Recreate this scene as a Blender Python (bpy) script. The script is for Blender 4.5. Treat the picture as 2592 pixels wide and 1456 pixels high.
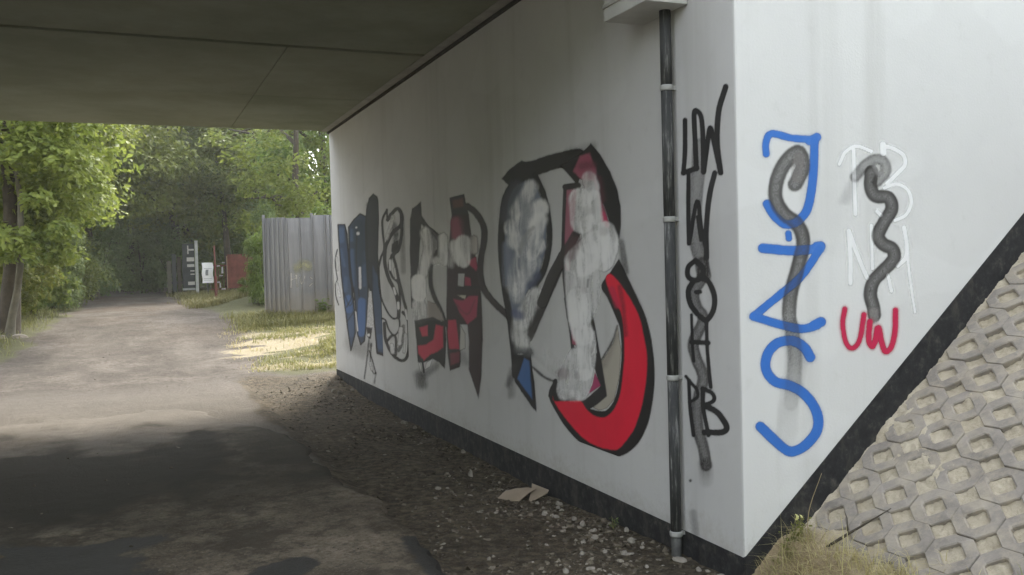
import bpy, bmesh, math, random
import numpy as np
from mathutils import Vector, Matrix, Quaternion
random.seed(7); RNG = np.random.default_rng(7)
for o in list(bpy.data.objects): bpy.data.objects.remove(o)
SC = bpy.context.scene
COL = SC.collection
R = math.radians

# ------------------------------------------------------------------ camera, sky, sun, exposure
CAM = np.array([-2.85360, -3.68605, 1.62])
ROT = np.array([[0.91748367, -0.39685313, -0.02704256],
                [0.03619712, 0.01559448, 0.99922299],
                [0.39612306, 0.91774964, -0.02867262]])      # right, up, forward
FPX = 2242.12
cam = bpy.data.cameras.new('camera'); camo = bpy.data.objects.new('camera', cam); COL.objects.link(camo)
cam.sensor_width = 36; cam.lens = FPX / 2592 * 36; cam.clip_start = 0.05; cam.clip_end = 2000
m3 = Matrix((ROT[0], ROT[1], -ROT[2])).transposed()
camo.matrix_world = Matrix.Translation(CAM) @ m3.to_4x4()
SC.camera = camo

SUN_AZ, SUN_EL = R(25), R(44)
SUN_STR, SKY_STR, EXPO = 1.05, 0.15, 2.66
S = Vector((math.sin(SUN_AZ) * math.cos(SUN_EL), math.cos(SUN_AZ) * math.cos(SUN_EL), math.sin(SUN_EL)))
w = bpy.data.worlds.new('World'); SC.world = w; w.use_nodes = True
nt = w.node_tree; nt.nodes.clear()
sky = nt.nodes.new('ShaderNodeTexSky'); sky.sky_type = 'NISHITA'; sky.sun_disc = False
sky.sun_elevation = SUN_EL; sky.sun_rotation = SUN_AZ; sky.air_density = 1.0; sky.dust_density = 1.2; sky.ozone_density = 1.0
hs = nt.nodes.new('ShaderNodeHueSaturation'); hs.inputs['Saturation'].default_value = 0.26
bgn = nt.nodes.new('ShaderNodeBackground'); bgn.inputs['Strength'].default_value = SKY_STR
out = nt.nodes.new('ShaderNodeOutputWorld')
nt.links.new(sky.outputs[0], hs.inputs['Color']); nt.links.new(hs.outputs[0], bgn.inputs['Color']); nt.links.new(bgn.outputs[0], out.inputs[0])
sl = bpy.data.lights.new('sun', 'SUN'); sl.energy = SUN_STR; sl.angle = R(12); sl.color = (1.0, 0.93, 0.80)
so = bpy.data.objects.new('sun', sl); COL.objects.link(so); so.rotation_euler = S.to_track_quat('Z', 'Y').to_euler()
SC.view_settings.view_transform = 'Standard'; SC.view_settings.look = 'None'
SC.view_settings.exposure = EXPO; SC.view_settings.gamma = 1.0; SC.view_settings.use_curve_mapping = False
SC.cycles.max_bounces = 8; SC.cycles.diffuse_bounces = 5; SC.cycles.transparent_max_bounces = 24
SC.cycles.use_denoising = True

# ------------------------------------------------------------------ helpers
def tag(o, label=None, cat=None, group=None, kind=None):
    if label: o['label'] = label
    if cat: o['category'] = cat
    if group: o['group'] = group
    if kind: o['kind'] = kind
    return o
def link(name, me, mat=None, parent=None):
    o = bpy.data.objects.new(name, me); COL.objects.link(o)
    if mat is not None: me.materials.append(mat)
    if parent is not None: o.parent = parent
    return o
def empty(name, loc=(0, 0, 0), rz=0):
    o = bpy.data.objects.new(name, None); COL.objects.link(o); o.location = loc; o.rotation_euler[2] = rz
    o.empty_display_size = 0.1
    return o
def npmesh(name, V, F, smooth=False):
    """V (n,3); F (m,k) all with the same corner count"""
    V = np.asarray(V, dtype=np.float32); F = np.asarray(F, dtype=np.int32)
    me = bpy.data.meshes.new(name); k = F.shape[1]
    me.vertices.add(len(V)); me.vertices.foreach_set('co', V.ravel())
    me.loops.add(F.size); me.loops.foreach_set('vertex_index', F.ravel())
    me.polygons.add(len(F)); me.polygons.foreach_set('loop_start', np.arange(0, F.size, k, dtype=np.int32))
    me.polygons.foreach_set('loop_total', np.full(len(F), k, dtype=np.int32))
    me.polygons.foreach_set('use_smooth', np.full(len(F), smooth))
    me.update(calc_edges=True); me.validate()
    return me
def grid_faces(nx, ny):
    i = np.arange(nx * ny).reshape(ny, nx)
    return np.stack([i[:-1, :-1].ravel(), i[:-1, 1:].ravel(), i[1:, 1:].ravel(), i[1:, :-1].ravel()], 1)
class MB:
    """collects shapes into one mesh"""
    def __init__(s): s.v = []; s.f = []
    def add(s, V, F):
        n = len(s.v); s.v += [tuple(p) for p in V]; s.f += [tuple(n + i for i in f) for f in F]; return s
    def box(s, a, b):
        x0, y0, z0 = a; x1, y1, z1 = b
        return s.add([(x0, y0, z0), (x1, y0, z0), (x1, y1, z0), (x0, y1, z0), (x0, y0, z1), (x1, y0, z1), (x1, y1, z1), (x0, y1, z1)],
                     [(0, 3, 2, 1), (4, 5, 6, 7), (0, 1, 5, 4), (1, 2, 6, 5), (2, 3, 7, 6), (3, 0, 4, 7)])
    def prism(s, poly, axis, a, b):
        """poly: 2D points; extruded along axis from a to b"""
        n = len(poly)
        def P(p, t):
            return {'z': (p[0], p[1], t), 'y': (p[0], t, p[1]), 'x': (t, p[0], p[1])}[axis]
        V = [P(p, a) for p in poly] + [P(p, b) for p in poly]
        F = [tuple(range(n))[::-1], tuple(range(n, 2 * n))] + [(i, (i + 1) % n, n + (i + 1) % n, n + i) for i in range(n)]
        return s.add(V, F)
    def tube(s, pts, rad, n=10, cap=True):
        pts = [Vector(p) for p in pts]
        rad = rad if hasattr(rad, '__len__') else [rad] * len(pts)
        V = []; F = []
        for i, p in enumerate(pts):
            t = (pts[min(i + 1, len(pts) - 1)] - pts[max(i - 1, 0)]).normalized()
            a = Vector((1, 0, 0)) if abs(t.x) < .8 else Vector((0, 1, 0))
            u = t.cross(a).normalized(); v = t.cross(u)
            V += [p + (u * math.cos(2 * math.pi * k / n) + v * math.sin(2 * math.pi * k / n)) * rad[i] for k in range(n)]
        for i in range(len(pts) - 1):
            F += [(i * n + k, i * n + (k + 1) % n, (i + 1) * n + (k + 1) % n, (i + 1) * n + k) for k in range(n)]
        if cap: F += [tuple(range(n)), tuple(range((len(pts) - 1) * n, len(pts) * n))[::-1]]
        return s.add(V, F)
    def build(s, name, mat, parent=None, smooth=False, bevel=0):
        me = bpy.data.meshes.new(name); me.from_pydata(s.v, [], s.f)
        bm = bmesh.new(); bm.from_mesh(me)
        bmesh.ops.recalc_face_normals(bm, faces=bm.faces)
        if bevel: bmesh.ops.bevel(bm, geom=list(bm.edges), offset=bevel, segments=2, affect='EDGES', profile=.6)
        for f in bm.faces: f.smooth = smooth
        bm.to_mesh(me); bm.free()
        return link(name, me, mat, parent)
def vnoise(x, y, seed=0):
    """smooth value noise in [0,1]"""
    x = np.asarray(x, float); y = np.asarray(y, float)
    xi = np.floor(x).astype(np.int64); yi = np.floor(y).astype(np.int64); fx = x - xi; fy = y - yi
    fx = fx * fx * (3 - 2 * fx); fy = fy * fy * (3 - 2 * fy)
    def hsh(a, b):
        h = (a * 374761393 + b * 668265263 + seed * 974711) & 0x7fffffff
        h = ((h ^ (h >> 13)) * 1274126177) & 0x7fffffff
        return ((h ^ (h >> 16)) & 0xffff) / 65535.0
    return (hsh(xi, yi) * (1 - fx) + hsh(xi + 1, yi) * fx) * (1 - fy) + (hsh(xi, yi + 1) * (1 - fx) + hsh(xi + 1, yi + 1) * fx) * fy
def fbm(x, y, seed=0, oct=4):
    t = 0; a = .5; s = 0
    for o in range(oct):
        t = t + a * vnoise(x * 2 ** o, y * 2 ** o, seed + o * 17); s += a; a *= .5
    return t / s
def sst(a, b, t):
    t = np.clip((np.asarray(t, float) - a) / (b - a), 0, 1); return t * t * (3 - 2 * t)

# ------------------------------------------------------------------ materials
class M:
    def __init__(s, name):
        s.m = bpy.data.materials.new(name); s.m.use_nodes = True; s.t = s.m.node_tree; s.t.nodes.clear()
        s.o = s.t.nodes.new('ShaderNodeOutputMaterial'); s.b = s.t.nodes.new('ShaderNodeBsdfPrincipled')
        s.t.links.new(s.b.outputs[0], s.o.inputs[0]); s.b.inputs['Specular IOR Level'].default_value = .3
    def n(s, typ, **kw):
        nd = s.t.nodes.new(typ)
        for k_, v in kw.items():
            if k_.startswith('i_'):
                nd.inputs[k_[2:].replace('_', ' ')].default_value = v
            else: setattr(nd, k_, v)
        return nd
    def l(s, a, b): s.t.links.new(a, b)
    def pos(s): return s.n('ShaderNodeNewGeometry').outputs['Position']
    def obj(s): return s.n('ShaderNodeTexCoord').outputs['Object']
    def noise(s, vec, scale, detail=6, rough=.6, stretch=None):
        if stretch:
            mp = s.n('ShaderNodeMapping'); mp.inputs['Scale'].default_value = stretch; s.l(vec, mp.inputs[0]); vec = mp.outputs[0]
        nd = s.n('ShaderNodeTexNoise'); nd.inputs['Scale'].default_value = scale; nd.inputs['Detail'].default_value = detail; nd.inputs['Roughness'].default_value = rough
        s.l(vec, nd.inputs['Vector']); return nd.outputs['Fac']
    def ramp(s, fac, stops):
        r = s.n('ShaderNodeValToRGB'); e = r.color_ramp.elements
        while len(e) < len(stops): e.new(.5)
        for el, (p, c) in zip(e, stops): el.position = p; el.color = (*c, 1) if len(c) == 3 else c
        s.l(fac, r.inputs[0]); return r.outputs[0]
    def mix(s, fac, a, b, mode='MIX'):
        nd = s.n('ShaderNodeMix', data_type='RGBA', blend_type=mode)
        for v, i in ((fac, 0), (a, 6), (b, 7)):
            if hasattr(v, 'is_linked') or hasattr(v, 'links'): s.l(v, nd.inputs[i])
            elif i == 0: nd.inputs[0].default_value = v
            else: nd.inputs[i].default_value = (*v, 1)
        return nd.outputs[2]
    def math(s, op, a, b=0.0):
        nd = s.n('ShaderNodeMath', operation=op)
        for v, i in ((a, 0), (b, 1)):
            if hasattr(v, 'links'): s.l(v, nd.inputs[i])
            else: nd.inputs[i].default_value = v
        return nd.outputs[0]
    def color(s, c):
        if hasattr(c, 'links'): s.l(c, s.b.inputs['Base Color'])
        else: s.b.inputs['Base Color'].default_value = (*c, 1)
        return s
    def rough(s, r):
        if hasattr(r, 'links'): s.l(r, s.b.inputs['Roughness'])
        else: s.b.inputs['Roughness'].default_value = r
        return s
    def bump(s, h, strength=.3, dist=.01):
        b = s.n('ShaderNodeBump'); b.inputs['Strength'].default_value = strength; b.inputs['Distance'].default_value = dist
        s.l(h, b.inputs['Height']); s.l(b.outputs[0], s.b.inputs['Normal']); return s

def mat_simple(name, c, rough=.8, var=.25, scale=8, bump=.0, metallic=0, bscale=60, bd=.004):
    m = M(name); p = m.obj(); n1 = m.noise(p, scale)
    lo = tuple(v * (1 - var) for v in c); hi = tuple(min(1, v * (1 + var)) for v in c)
    m.color(m.ramp(n1, [(.25, lo), (.75, hi)])).rough(rough); m.b.inputs['Metallic'].default_value = metallic
    if bump: m.bump(m.noise(p, bscale), bump, bd)
    return m.m

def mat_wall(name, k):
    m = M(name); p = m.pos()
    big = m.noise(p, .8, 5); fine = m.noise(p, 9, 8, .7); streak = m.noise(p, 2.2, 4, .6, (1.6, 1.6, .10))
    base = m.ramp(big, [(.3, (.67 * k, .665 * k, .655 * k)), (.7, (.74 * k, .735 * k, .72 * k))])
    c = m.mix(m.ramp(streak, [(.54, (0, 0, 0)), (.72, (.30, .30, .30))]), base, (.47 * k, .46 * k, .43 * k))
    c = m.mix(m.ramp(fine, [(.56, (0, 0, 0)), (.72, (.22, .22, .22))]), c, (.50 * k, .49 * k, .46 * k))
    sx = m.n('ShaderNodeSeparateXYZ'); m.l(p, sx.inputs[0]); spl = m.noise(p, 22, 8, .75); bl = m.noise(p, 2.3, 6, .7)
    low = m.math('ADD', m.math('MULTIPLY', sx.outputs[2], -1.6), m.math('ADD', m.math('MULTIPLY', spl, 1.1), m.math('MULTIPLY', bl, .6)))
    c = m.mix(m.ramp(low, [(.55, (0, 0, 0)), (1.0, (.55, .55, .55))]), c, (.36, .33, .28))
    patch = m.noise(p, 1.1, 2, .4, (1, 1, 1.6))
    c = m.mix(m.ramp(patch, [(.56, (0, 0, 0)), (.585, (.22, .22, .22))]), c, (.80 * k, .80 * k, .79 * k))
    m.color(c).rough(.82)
    hgt = m.math('ADD', m.math('MULTIPLY', m.noise(p, 1.4, 3), 3.0), m.noise(p, 70, 4))
    m.bump(hgt, .25, .004); return m.m
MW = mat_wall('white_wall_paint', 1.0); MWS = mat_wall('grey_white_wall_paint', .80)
def mat_black():
    m = M('black_bitumen_paint'); p = m.pos()
    n1 = m.noise(p, 14, 8, .7)
    c = m.ramp(n1, [(.40, (.018, .018, .019)), (.55, (.030, .030, .031)), (.68, (.080, .074, .064))])
    lowd = m.noise(p, 5, 6, .7, (1, 1, .5))
    m.color(m.mix(m.ramp(lowd, [(.52, (0, 0, 0)), (.66, (.55, .55, .55))]), c, (.10, .09, .075))).rough(.75).bump(m.noise(p, 90, 4), .3, .004); return m.m
MBK = mat_black()
def mat_ceiling():
    m = M('deck_underside_concrete'); p = m.pos()
    n1 = m.noise(p, .9, 6, .65); n2 = m.noise(p, 18, 6)
    rnd = m.n('ShaderNodeObjectInfo').outputs['Random']
    c = m.ramp(n1, [(.38, (.195, .215, .155)), (.62, (.275, .292, .225))])
    c = m.mix(m.math('MULTIPLY', rnd, .35), c, (.31, .315, .25))
    c = m.mix(m.ramp(n2, [(.6, (0, 0, 0)), (.85, (.4, .4, .4))]), c, (.20, .185, .145))
    m.color(c).rough(.9).bump(m.noise(p, 45, 5), .25, .005); return m.m
MCE = mat_ceiling()
M_CONC = mat_simple('weathered_concrete', (.36, .35, .32), .9, .22, 6, .35)
M_DARK = mat_simple('dark_joint', (.03, .029, .026), .9, .3, 10)
M_SEAL = mat_simple('joint_seal', (.055, .052, .046), .85, .35, 12, .3)

def mat_ground():
    """zone attribute: R grassy soil, G dark damp soil, B pale sand; the rest is dry dirt"""
    m = M('ground_earth'); p = m.pos()
    z = m.n('ShaderNodeAttribute', attribute_name='zone'); sp = m.n('ShaderNodeSeparateColor'); m.l(z.outputs['Color'], sp.inputs[0])
    n1 = m.noise(p, 1.1, 7, .65); n2 = m.noise(p, 14, 8, .75); n3 = m.noise(p, 55, 6, .7)
    dirt = m.ramp(n1, [(.36, (.070, .058, .046)), (.5, (.118, .099, .082)), (.64, (.190, .164, .138))])
    dirt = m.mix(m.ramp(n2, [(.48, (0, 0, 0)), (.60, (.7, .7, .7))]), dirt, (.060, .047, .035))
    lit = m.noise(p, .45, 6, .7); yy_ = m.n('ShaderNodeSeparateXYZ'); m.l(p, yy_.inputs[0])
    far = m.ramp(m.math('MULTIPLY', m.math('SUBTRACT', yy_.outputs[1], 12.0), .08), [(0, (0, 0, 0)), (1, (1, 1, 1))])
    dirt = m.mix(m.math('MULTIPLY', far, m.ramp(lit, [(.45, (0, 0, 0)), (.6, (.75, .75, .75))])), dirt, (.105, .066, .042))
    dusty_sunlit = m.ramp(m.math('ADD', m.math('MULTIPLY', m.math('SUBTRACT', yy_.outputs[1], 7.0), .2), m.math('MULTIPLY', m.math('SUBTRACT', n1, .5), .9)), [(0, (.6, .6, .6)), (.35, (.5, .5, .5)), (.62, (0, 0, 0))])  # pale dust, with the sun patch reaching under the deck painted in
    dirt = m.mix(dusty_sunlit, dirt, (.26, .232, .196))
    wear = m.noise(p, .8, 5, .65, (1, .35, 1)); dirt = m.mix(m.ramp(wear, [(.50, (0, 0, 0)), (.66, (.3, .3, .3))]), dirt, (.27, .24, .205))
    soil = m.mix(m.ramp(n1, [(.4, (0, 0, 0)), (.65, (.8, .8, .8))]), m.ramp(n2, [(.38, (.036, .028, .015)), (.5, (.078, .061, .036)), (.64, (.165, .132, .083))]), m.ramp(n2, [(.38, (.064, .047, .027)), (.5, (.138, .106, .066)), (.64, (.255, .205, .136))]))
    gr = m.ramp(n1, [(.3, (.085, .090, .035)), (.7, (.17, .165, .075))])
    sand = m.ramp(n2, [(.3, (.36, .30, .19)), (.6, (.43, .37, .25)), (.8, (.50, .44, .32))])
    jit = m.math('MULTIPLY', m.math('SUBTRACT', n2, .5), .9)
    def msk(o): return m.ramp(m.math('ADD', o, jit), [(.32, (0, 0, 0)), (.62, (1, 1, 1))])
    c = m.mix(msk(sp.outputs[1]), dirt, soil)
    c = m.mix(msk(sp.outputs[0]), c, gr)
    c = m.mix(msk(sp.outputs[2]), c, sand)
    c = m.mix(m.ramp(n3, [(.35, (.0, .0, .0)), (.75, (.5, .5, .5))]), c, m.mix(.5, c, (.26, .24, .21)))
    m.color(c).rough(.95)
    m.bump(m.math('ADD', m.math('MULTIPLY', n2, 2.0), n3), 1.0, .03); return m.m
def mat_path():
    """damp attribute: R = how wet the surface is"""
    m = M('packed_path'); p = m.pos()
    z = m.n('ShaderNodeAttribute', attribute_name='damp'); sp = m.n('ShaderNodeSeparateColor'); m.l(z.outputs['Color'], sp.inputs[0])
    n1 = m.noise(p, 1.3, 7, .65); n2 = m.noise(p, 7, 8, .75); n3 = m.noise(p, 60, 6, .7)
    c = m.ramp(n1, [(.36, (.092, .074, .050)), (.5, (.172, .141, .101)), (.63, (.275, .228, .168))])
    c = m.mix(m.ramp(n2, [(.47, (0, 0, 0)), (.60, (.75, .75, .75))]), c, (.080, .062, .037))
    c = m.mix(m.ramp(n3, [(.52, (0, 0, 0)), (.70, (.6, .6, .6))]), c, (.33, .30, .25))
    n4 = m.noise(p, 34, 7, .8)
    c = m.mix(m.ramp(n4, [(.36, (.85, .85, .85)), (.49, (0, 0, 0))]), c, (.075, .062, .046))
    wet = m.ramp(m.math('ADD', sp.outputs[0], m.math('MULTIPLY', m.math('SUBTRACT', n2, .5), .35)), [(.42, (0, 0, 0)), (.52, (1, 1, 1))])
    n0 = m.noise(p, 1.9, 8, .72); c = m.mix(m.ramp(n0, [(.50, (0, 0, 0)), (.57, (.72, .72, .72))]), c, (.058, .048, .033))
    soft = m.math('MULTIPLY', sp.outputs[1], m.math('ADD', .45, n1))
    c = m.mix(soft, c, (.050, .044, .031))
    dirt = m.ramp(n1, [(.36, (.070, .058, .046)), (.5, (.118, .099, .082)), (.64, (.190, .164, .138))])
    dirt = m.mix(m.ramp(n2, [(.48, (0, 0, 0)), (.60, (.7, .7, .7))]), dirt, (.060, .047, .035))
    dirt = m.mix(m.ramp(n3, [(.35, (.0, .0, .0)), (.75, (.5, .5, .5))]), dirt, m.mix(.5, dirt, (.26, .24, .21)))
    dirt = m.mix(.5, dirt, (.26, .232, .196))  # paler far end: sun patch painted into the path's dirt colour
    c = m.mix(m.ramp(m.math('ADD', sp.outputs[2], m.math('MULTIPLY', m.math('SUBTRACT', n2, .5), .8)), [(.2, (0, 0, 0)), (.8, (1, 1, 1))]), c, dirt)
    m.color(m.mix(wet, c, (.034, .032, .027)))
    m.rough(m.ramp(wet, [(0, (.92, .92, .92)), (1, (.62, .62, .62))]))
    m.bump(m.math('ADD', m.math('ADD', m.math('MULTIPLY', n2, 1.5), n3), n4), .9, .016); return m.m
def mat_slope():
    m = M('slope_soil'); p = m.pos()
    n1 = m.noise(p, 3, 7, .7); n2 = m.noise(p, 24, 8, .75)
    a = m.n('ShaderNodeAttribute', attribute_name='zone'); sp = m.n('ShaderNodeSeparateColor'); m.l(a.outputs['Color'], sp.inputs[0])
    c = m.ramp(n2, [(.25, (.34, .29, .205)), (.5, (.50, .44, .33)), (.75, (.60, .54, .42))])
    c = m.mix(m.ramp(n1, [(.5, (0, 0, 0)), (.75, (.5, .5, .5))]), c, (.30, .235, .150))
    c = m.mix(sp.outputs[0], c, m.ramp(n2, [(.3, (.20, .15, .085)), (.7, (.40, .32, .20))]))
    c = m.mix(sp.outputs[1], c, m.ramp(n2, [(.3, (.075, .072, .045)), (.7, (.16, .155, .105))]))
    m.color(c).rough(.95).bump(m.math('ADD', m.math('MULTIPLY', n1, 1.0), n2), .8, .02); return m.m
def mat_paver():
    m = M('paver_concrete'); p = m.pos()
    n1 = m.noise(p, 5, 6, .65); n2 = m.noise(p, 60, 6, .75)
    c = m.ramp(n1, [(.36, (.205, .184, .160)), (.64, (.315, .284, .245))])
    c = m.mix(m.ramp(n2, [(.5, (0, 0, 0)), (.75, (.45, .45, .45))]), c, (.40, .36, .29))
    dust = m.noise(p, 9, 7, .7)
    c = m.mix(m.ramp(dust, [(.45, (0, 0, 0)), (.62, (.55, .55, .55))]), c, (.42, .365, .275))
    m.color(c).rough(.93).bump(n2, .5, .006); return m.m
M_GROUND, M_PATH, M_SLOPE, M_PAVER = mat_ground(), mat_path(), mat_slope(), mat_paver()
def mat_leaf(name, a, b, c, tr=.4):
    m = M(name)
    r = m.n('ShaderNodeNewGeometry').outputs['Random Per Island']; oi = m.n('ShaderNodeObjectInfo').outputs['Random']
    col = m.ramp(r, [(.0, a), (.5, b), (1.0, c)])
    cn = m.noise(m.obj(), .9, 3)
    col = m.mix(m.ramp(cn, [(.4, (0, 0, 0)), (.65, (.6, .6, .6))]), col, c)
    h = m.n('ShaderNodeHueSaturation'); m.l(col, h.inputs['Color']); m.l(m.math('ADD', .485, m.math('MULTIPLY', oi, .03)), h.inputs['Hue']); m.l(m.math('ADD', .8, m.math('MULTIPLY', oi, .4)), h.inputs['Value'])
    m.color(h.outputs[0]).rough(.55)
    t = m.n('ShaderNodeBsdfTranslucent'); m.l(h.outputs[0], t.inputs[0])
    mx = m.n('ShaderNodeMixShader'); mx.inputs[0].default_value = tr
    m.l(m.b.outputs[0], mx.inputs[1]); m.l(t.outputs[0], mx.inputs[2]); m.l(mx.outputs[0], m.o.inputs[0]); return m.m
LEAF_A = mat_leaf('leaf_green', (.080, .125, .028), (.135, .188, .042), (.215, .260, .062), .5)
LEAF_B = mat_leaf('leaf_yellow_green', (.098, .130, .026), (.160, .195, .038), (.235, .260, .055), .5)
LEAF_C = mat_leaf('leaf_dark_green', (.095, .140, .048), (.145, .195, .068), (.205, .255, .095), .5)
M_GRASS = mat_leaf('grass_green', (.115, .120, .038), (.20, .20, .070), (.32, .30, .125), .35)
M_STRAW = mat_leaf('grass_dry', (.24, .19, .085), (.40, .33, .16), (.52, .45, .25), .35)
M_BARK = mat_simple('bark', (.060, .050, .036), .95, .4, 7, .6, bscale=30, bd=.02)
M_BARKP = mat_simple('pale_bark', (.12, .112, .085), .95, .3, 7, .5, bscale=30, bd=.02)
M_STONE = mat_simple('limestone', (.30, .272, .23), .92, .35, 9, .5)
def mat_gravel():
    m = M('gravel_stone'); r = m.n('ShaderNodeNewGeometry').outputs['Random Per Island']
    m.color(m.ramp(r, [(0, (.050, .041, .028)), (.5, (.105, .088, .064)), (.85, (.19, .162, .122)), (1, (.30, .27, .22))])).rough(.92); return m.m
M_GRAV = mat_gravel()

# ------------------------------------------------------------------ terrain
def ground_h(x, y):
    x = np.asarray(x, float); y = np.asarray(y, float)
    z = sst(9, 19, y) * .6 + np.clip(y - 18, 0, 80) * .012
    strip = sst(-1.50, -1.25, x) * sst(10.2, 9.0, y) * sst(-1.5, .2, y)
    z = z - strip * (.06 + .075 * sst(.3, 3, y) * sst(9.7, 7, y) * sst(-.9, -.1, x) + .02)
    z = z + .16 * np.exp(-((x - .9) / 1.2) ** 2 - ((y - 13) / 2.0) ** 2)
    z = z + .25 * sst(-4.2, -7.5, x) * sst(11, 15, y)
    z = z + .28 * np.exp(-((x - .1) / .7) ** 2 - ((y - 20.6) / 1.3) ** 2)
    z = z + (fbm(x * 1.6, y * 1.6, 3) - .5) * .05 + (fbm(x * 8, y * 8, 5) - .5) * .022
    return z
def graded(a, b, step, far, grow=1.25):
    v = list(np.arange(a, b + 1e-6, step)); d = step
    while v[-1] < far: d *= grow; v.append(v[-1] + d)
    d = step; lo = []
    cur = a
    while cur > -far: d *= grow; cur -= d; lo.append(cur)
    return np.array(lo[::-1] + v)
xs = graded(-6, 3, .06, 160); ys = graded(-1, 18, .06, 220)
X, Y = np.meshgrid(xs, ys); Z = ground_h(X, Y)
me = npmesh('ground', np.stack([X.ravel(), Y.ravel(), Z.ravel()], 1), grid_faces(len(xs), len(ys)), True)
nz = fbm(X * .9, Y * .9, 11)
road_l = -3.9 - .75 * sst(19, 10, Y) + (nz - .5) * 1.0; road_r = -1.45 + .45 * sst(10.5, 13.5, Y) * sst(19, 14, Y) + (nz - .5) * .8
beyond = sst(9.4, 10.6, Y + (nz - .5) * 1.5)
grass = np.maximum(sst(0, -.7, X - road_l), sst(0, .8, X - road_r) * .85) * beyond
grass = np.maximum(grass, sst(-2.5, -4.5, Y) * sst(-1.2, -.2, X))
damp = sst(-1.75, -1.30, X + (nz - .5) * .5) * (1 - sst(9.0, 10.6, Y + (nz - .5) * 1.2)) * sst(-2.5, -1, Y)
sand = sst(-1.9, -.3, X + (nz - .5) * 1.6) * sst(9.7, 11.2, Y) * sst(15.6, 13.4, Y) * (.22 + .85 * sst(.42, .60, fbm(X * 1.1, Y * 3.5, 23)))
zone = np.stack([grass, damp, sand, np.ones_like(X)], -1).reshape(-1, 4).astype(np.float32)
at = me.color_attributes.new('zone', 'FLOAT_COLOR', 'POINT'); at.data.foreach_set('color', zone.ravel())
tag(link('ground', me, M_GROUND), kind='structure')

# path: a packed slab of dirty asphalt with a broken right edge, a few centimetres above the gravel strip
px = np.arange(-8.6, -1.2, .05); py = np.arange(-9, 9.9, .05)
u = np.linspace(0, 1, len(px)); PY, U = np.meshgrid(py, u, indexing='ij')
edge = -1.36 + (fbm(PY * 1.3, PY * 0, 31) - .5) * .30 + (fbm(PY * 9, PY * 0, 33) - .5) * .07 - .25 * sst(3.6, 5.5, PY) - 1.2 * sst(5, 9, PY)
PX = -8.6 + (edge + 8.6) * U
PZ = np.maximum(ground_h(PX, PY) * .35 + .012, ground_h(PX, PY) + .006) + .5 * (fbm(PX * 3, PY * 3, 41) - .5) * .012
fade = sst(6.3, 9.6, PY + (fbm(PX * 1.3, PY * 1.3, 43) - .5) * 5 + (fbm(PX * 7, PY * 7, 44) - .5) * 2)
PZ = PZ - fade * .09
PZ[:, -1] -= .10
V = np.stack([PX.ravel(), PY.ravel(), PZ.ravel()], 1)
me = npmesh('path', V, grid_faces(len(px), len(py)), True)
nz = fbm(PX * 2.2, PY * 2.2, 47) - .5
def blob(cx, cy, rx, ry): return np.clip(1.25 - np.hypot((PX - cx) / rx, (PY - cy) / ry) + nz * 1.1, 0, 1)
wet = np.maximum.reduce([blob(-3.45, 1.75, .80, .62), blob(-1.32, .80, .33, .62), blob(-2.16, 1.15, .30, .28), blob(-1.75, .35, .5, .4)])
soft = sst(2.0, 3.4, PY + nz * 2) * sst(6.9, 5.2, PY + nz * 4) * (.25 + .95 * sst(-1.5, -2.8, PX + nz * 1.5))
soft = np.maximum(soft, .95 * sst(.88, 1.0, U + nz * .25) * sst(2.3, 3.4, PY + nz))
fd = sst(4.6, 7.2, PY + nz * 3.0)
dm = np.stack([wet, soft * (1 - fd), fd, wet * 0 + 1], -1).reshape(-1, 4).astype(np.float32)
at = me.color_attributes.new('damp', 'FLOAT_COLOR', 'POINT'); at.data.foreach_set('color', dm.ravel())
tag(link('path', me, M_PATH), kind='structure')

# embankment beside the wing wall
SL = math.atan(.834); cs, sn = math.cos(SL), math.sin(SL)
def slope_pt(s, y, up=0.0): return np.stack(np.broadcast_arrays(s * cs - up * sn, y, -.14 + s * sn + up * cs), -1)
ss = np.concatenate([np.arange(-.5, 3.2, .0125), np.arange(3.2, 5.2, .06)]); yy = np.concatenate([np.arange(-9, -1.7, .15), np.arange(-1.7, .02, .0125)])
YY, SS = np.meshgrid(yy, ss, indexing='ij')
def cover(s, y):
    a = fbm(s * 3, y * 3, 51)
    low = sst(.52, .26, s + (a - .5) * .35 + .10 * sst(-.3, -.9, y) - .05)
    side = sst(-.98, -1.22, y + (a - .5) * .4 + (s - .9) * -.12)
    patch = sst(.64, .74, fbm(s * 2.3 + 5, y * 2.3, 57)) * .8
    return low, side, patch
lo_, si_, pa_ = cover(SS, YY)
n8 = fbm(SS * 14, YY * 14, 61) - .5; n2 = fbm(SS * 5, YY * 5, 63) - .5
upz = -.026 + n8 * .030 + n2 * .016 + (fbm(SS * 40, YY * 40, 64) - .5) * .018 + .055 * np.maximum(lo_, si_) + .014 * pa_ + .012 * sst(-.06, 0, YY) + .05 * lo_ * fbm(SS * 6, YY * 6, 66)
V = slope_pt(SS, YY, upz).reshape(-1, 3)
me = npmesh('embankment', V, grid_faces(len(ss), len(yy)), True)
zc = np.stack([lo_, si_, lo_ * 0, lo_ * 0 + 1], -1).reshape(-1, 4).astype(np.float32)
at = me.color_attributes.new('zone', 'FLOAT_COLOR', 'POINT'); at.data.foreach_set('color', zc.ravel())
EMB = tag(link('embankment', me, M_SLOPE), kind='structure')

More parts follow.
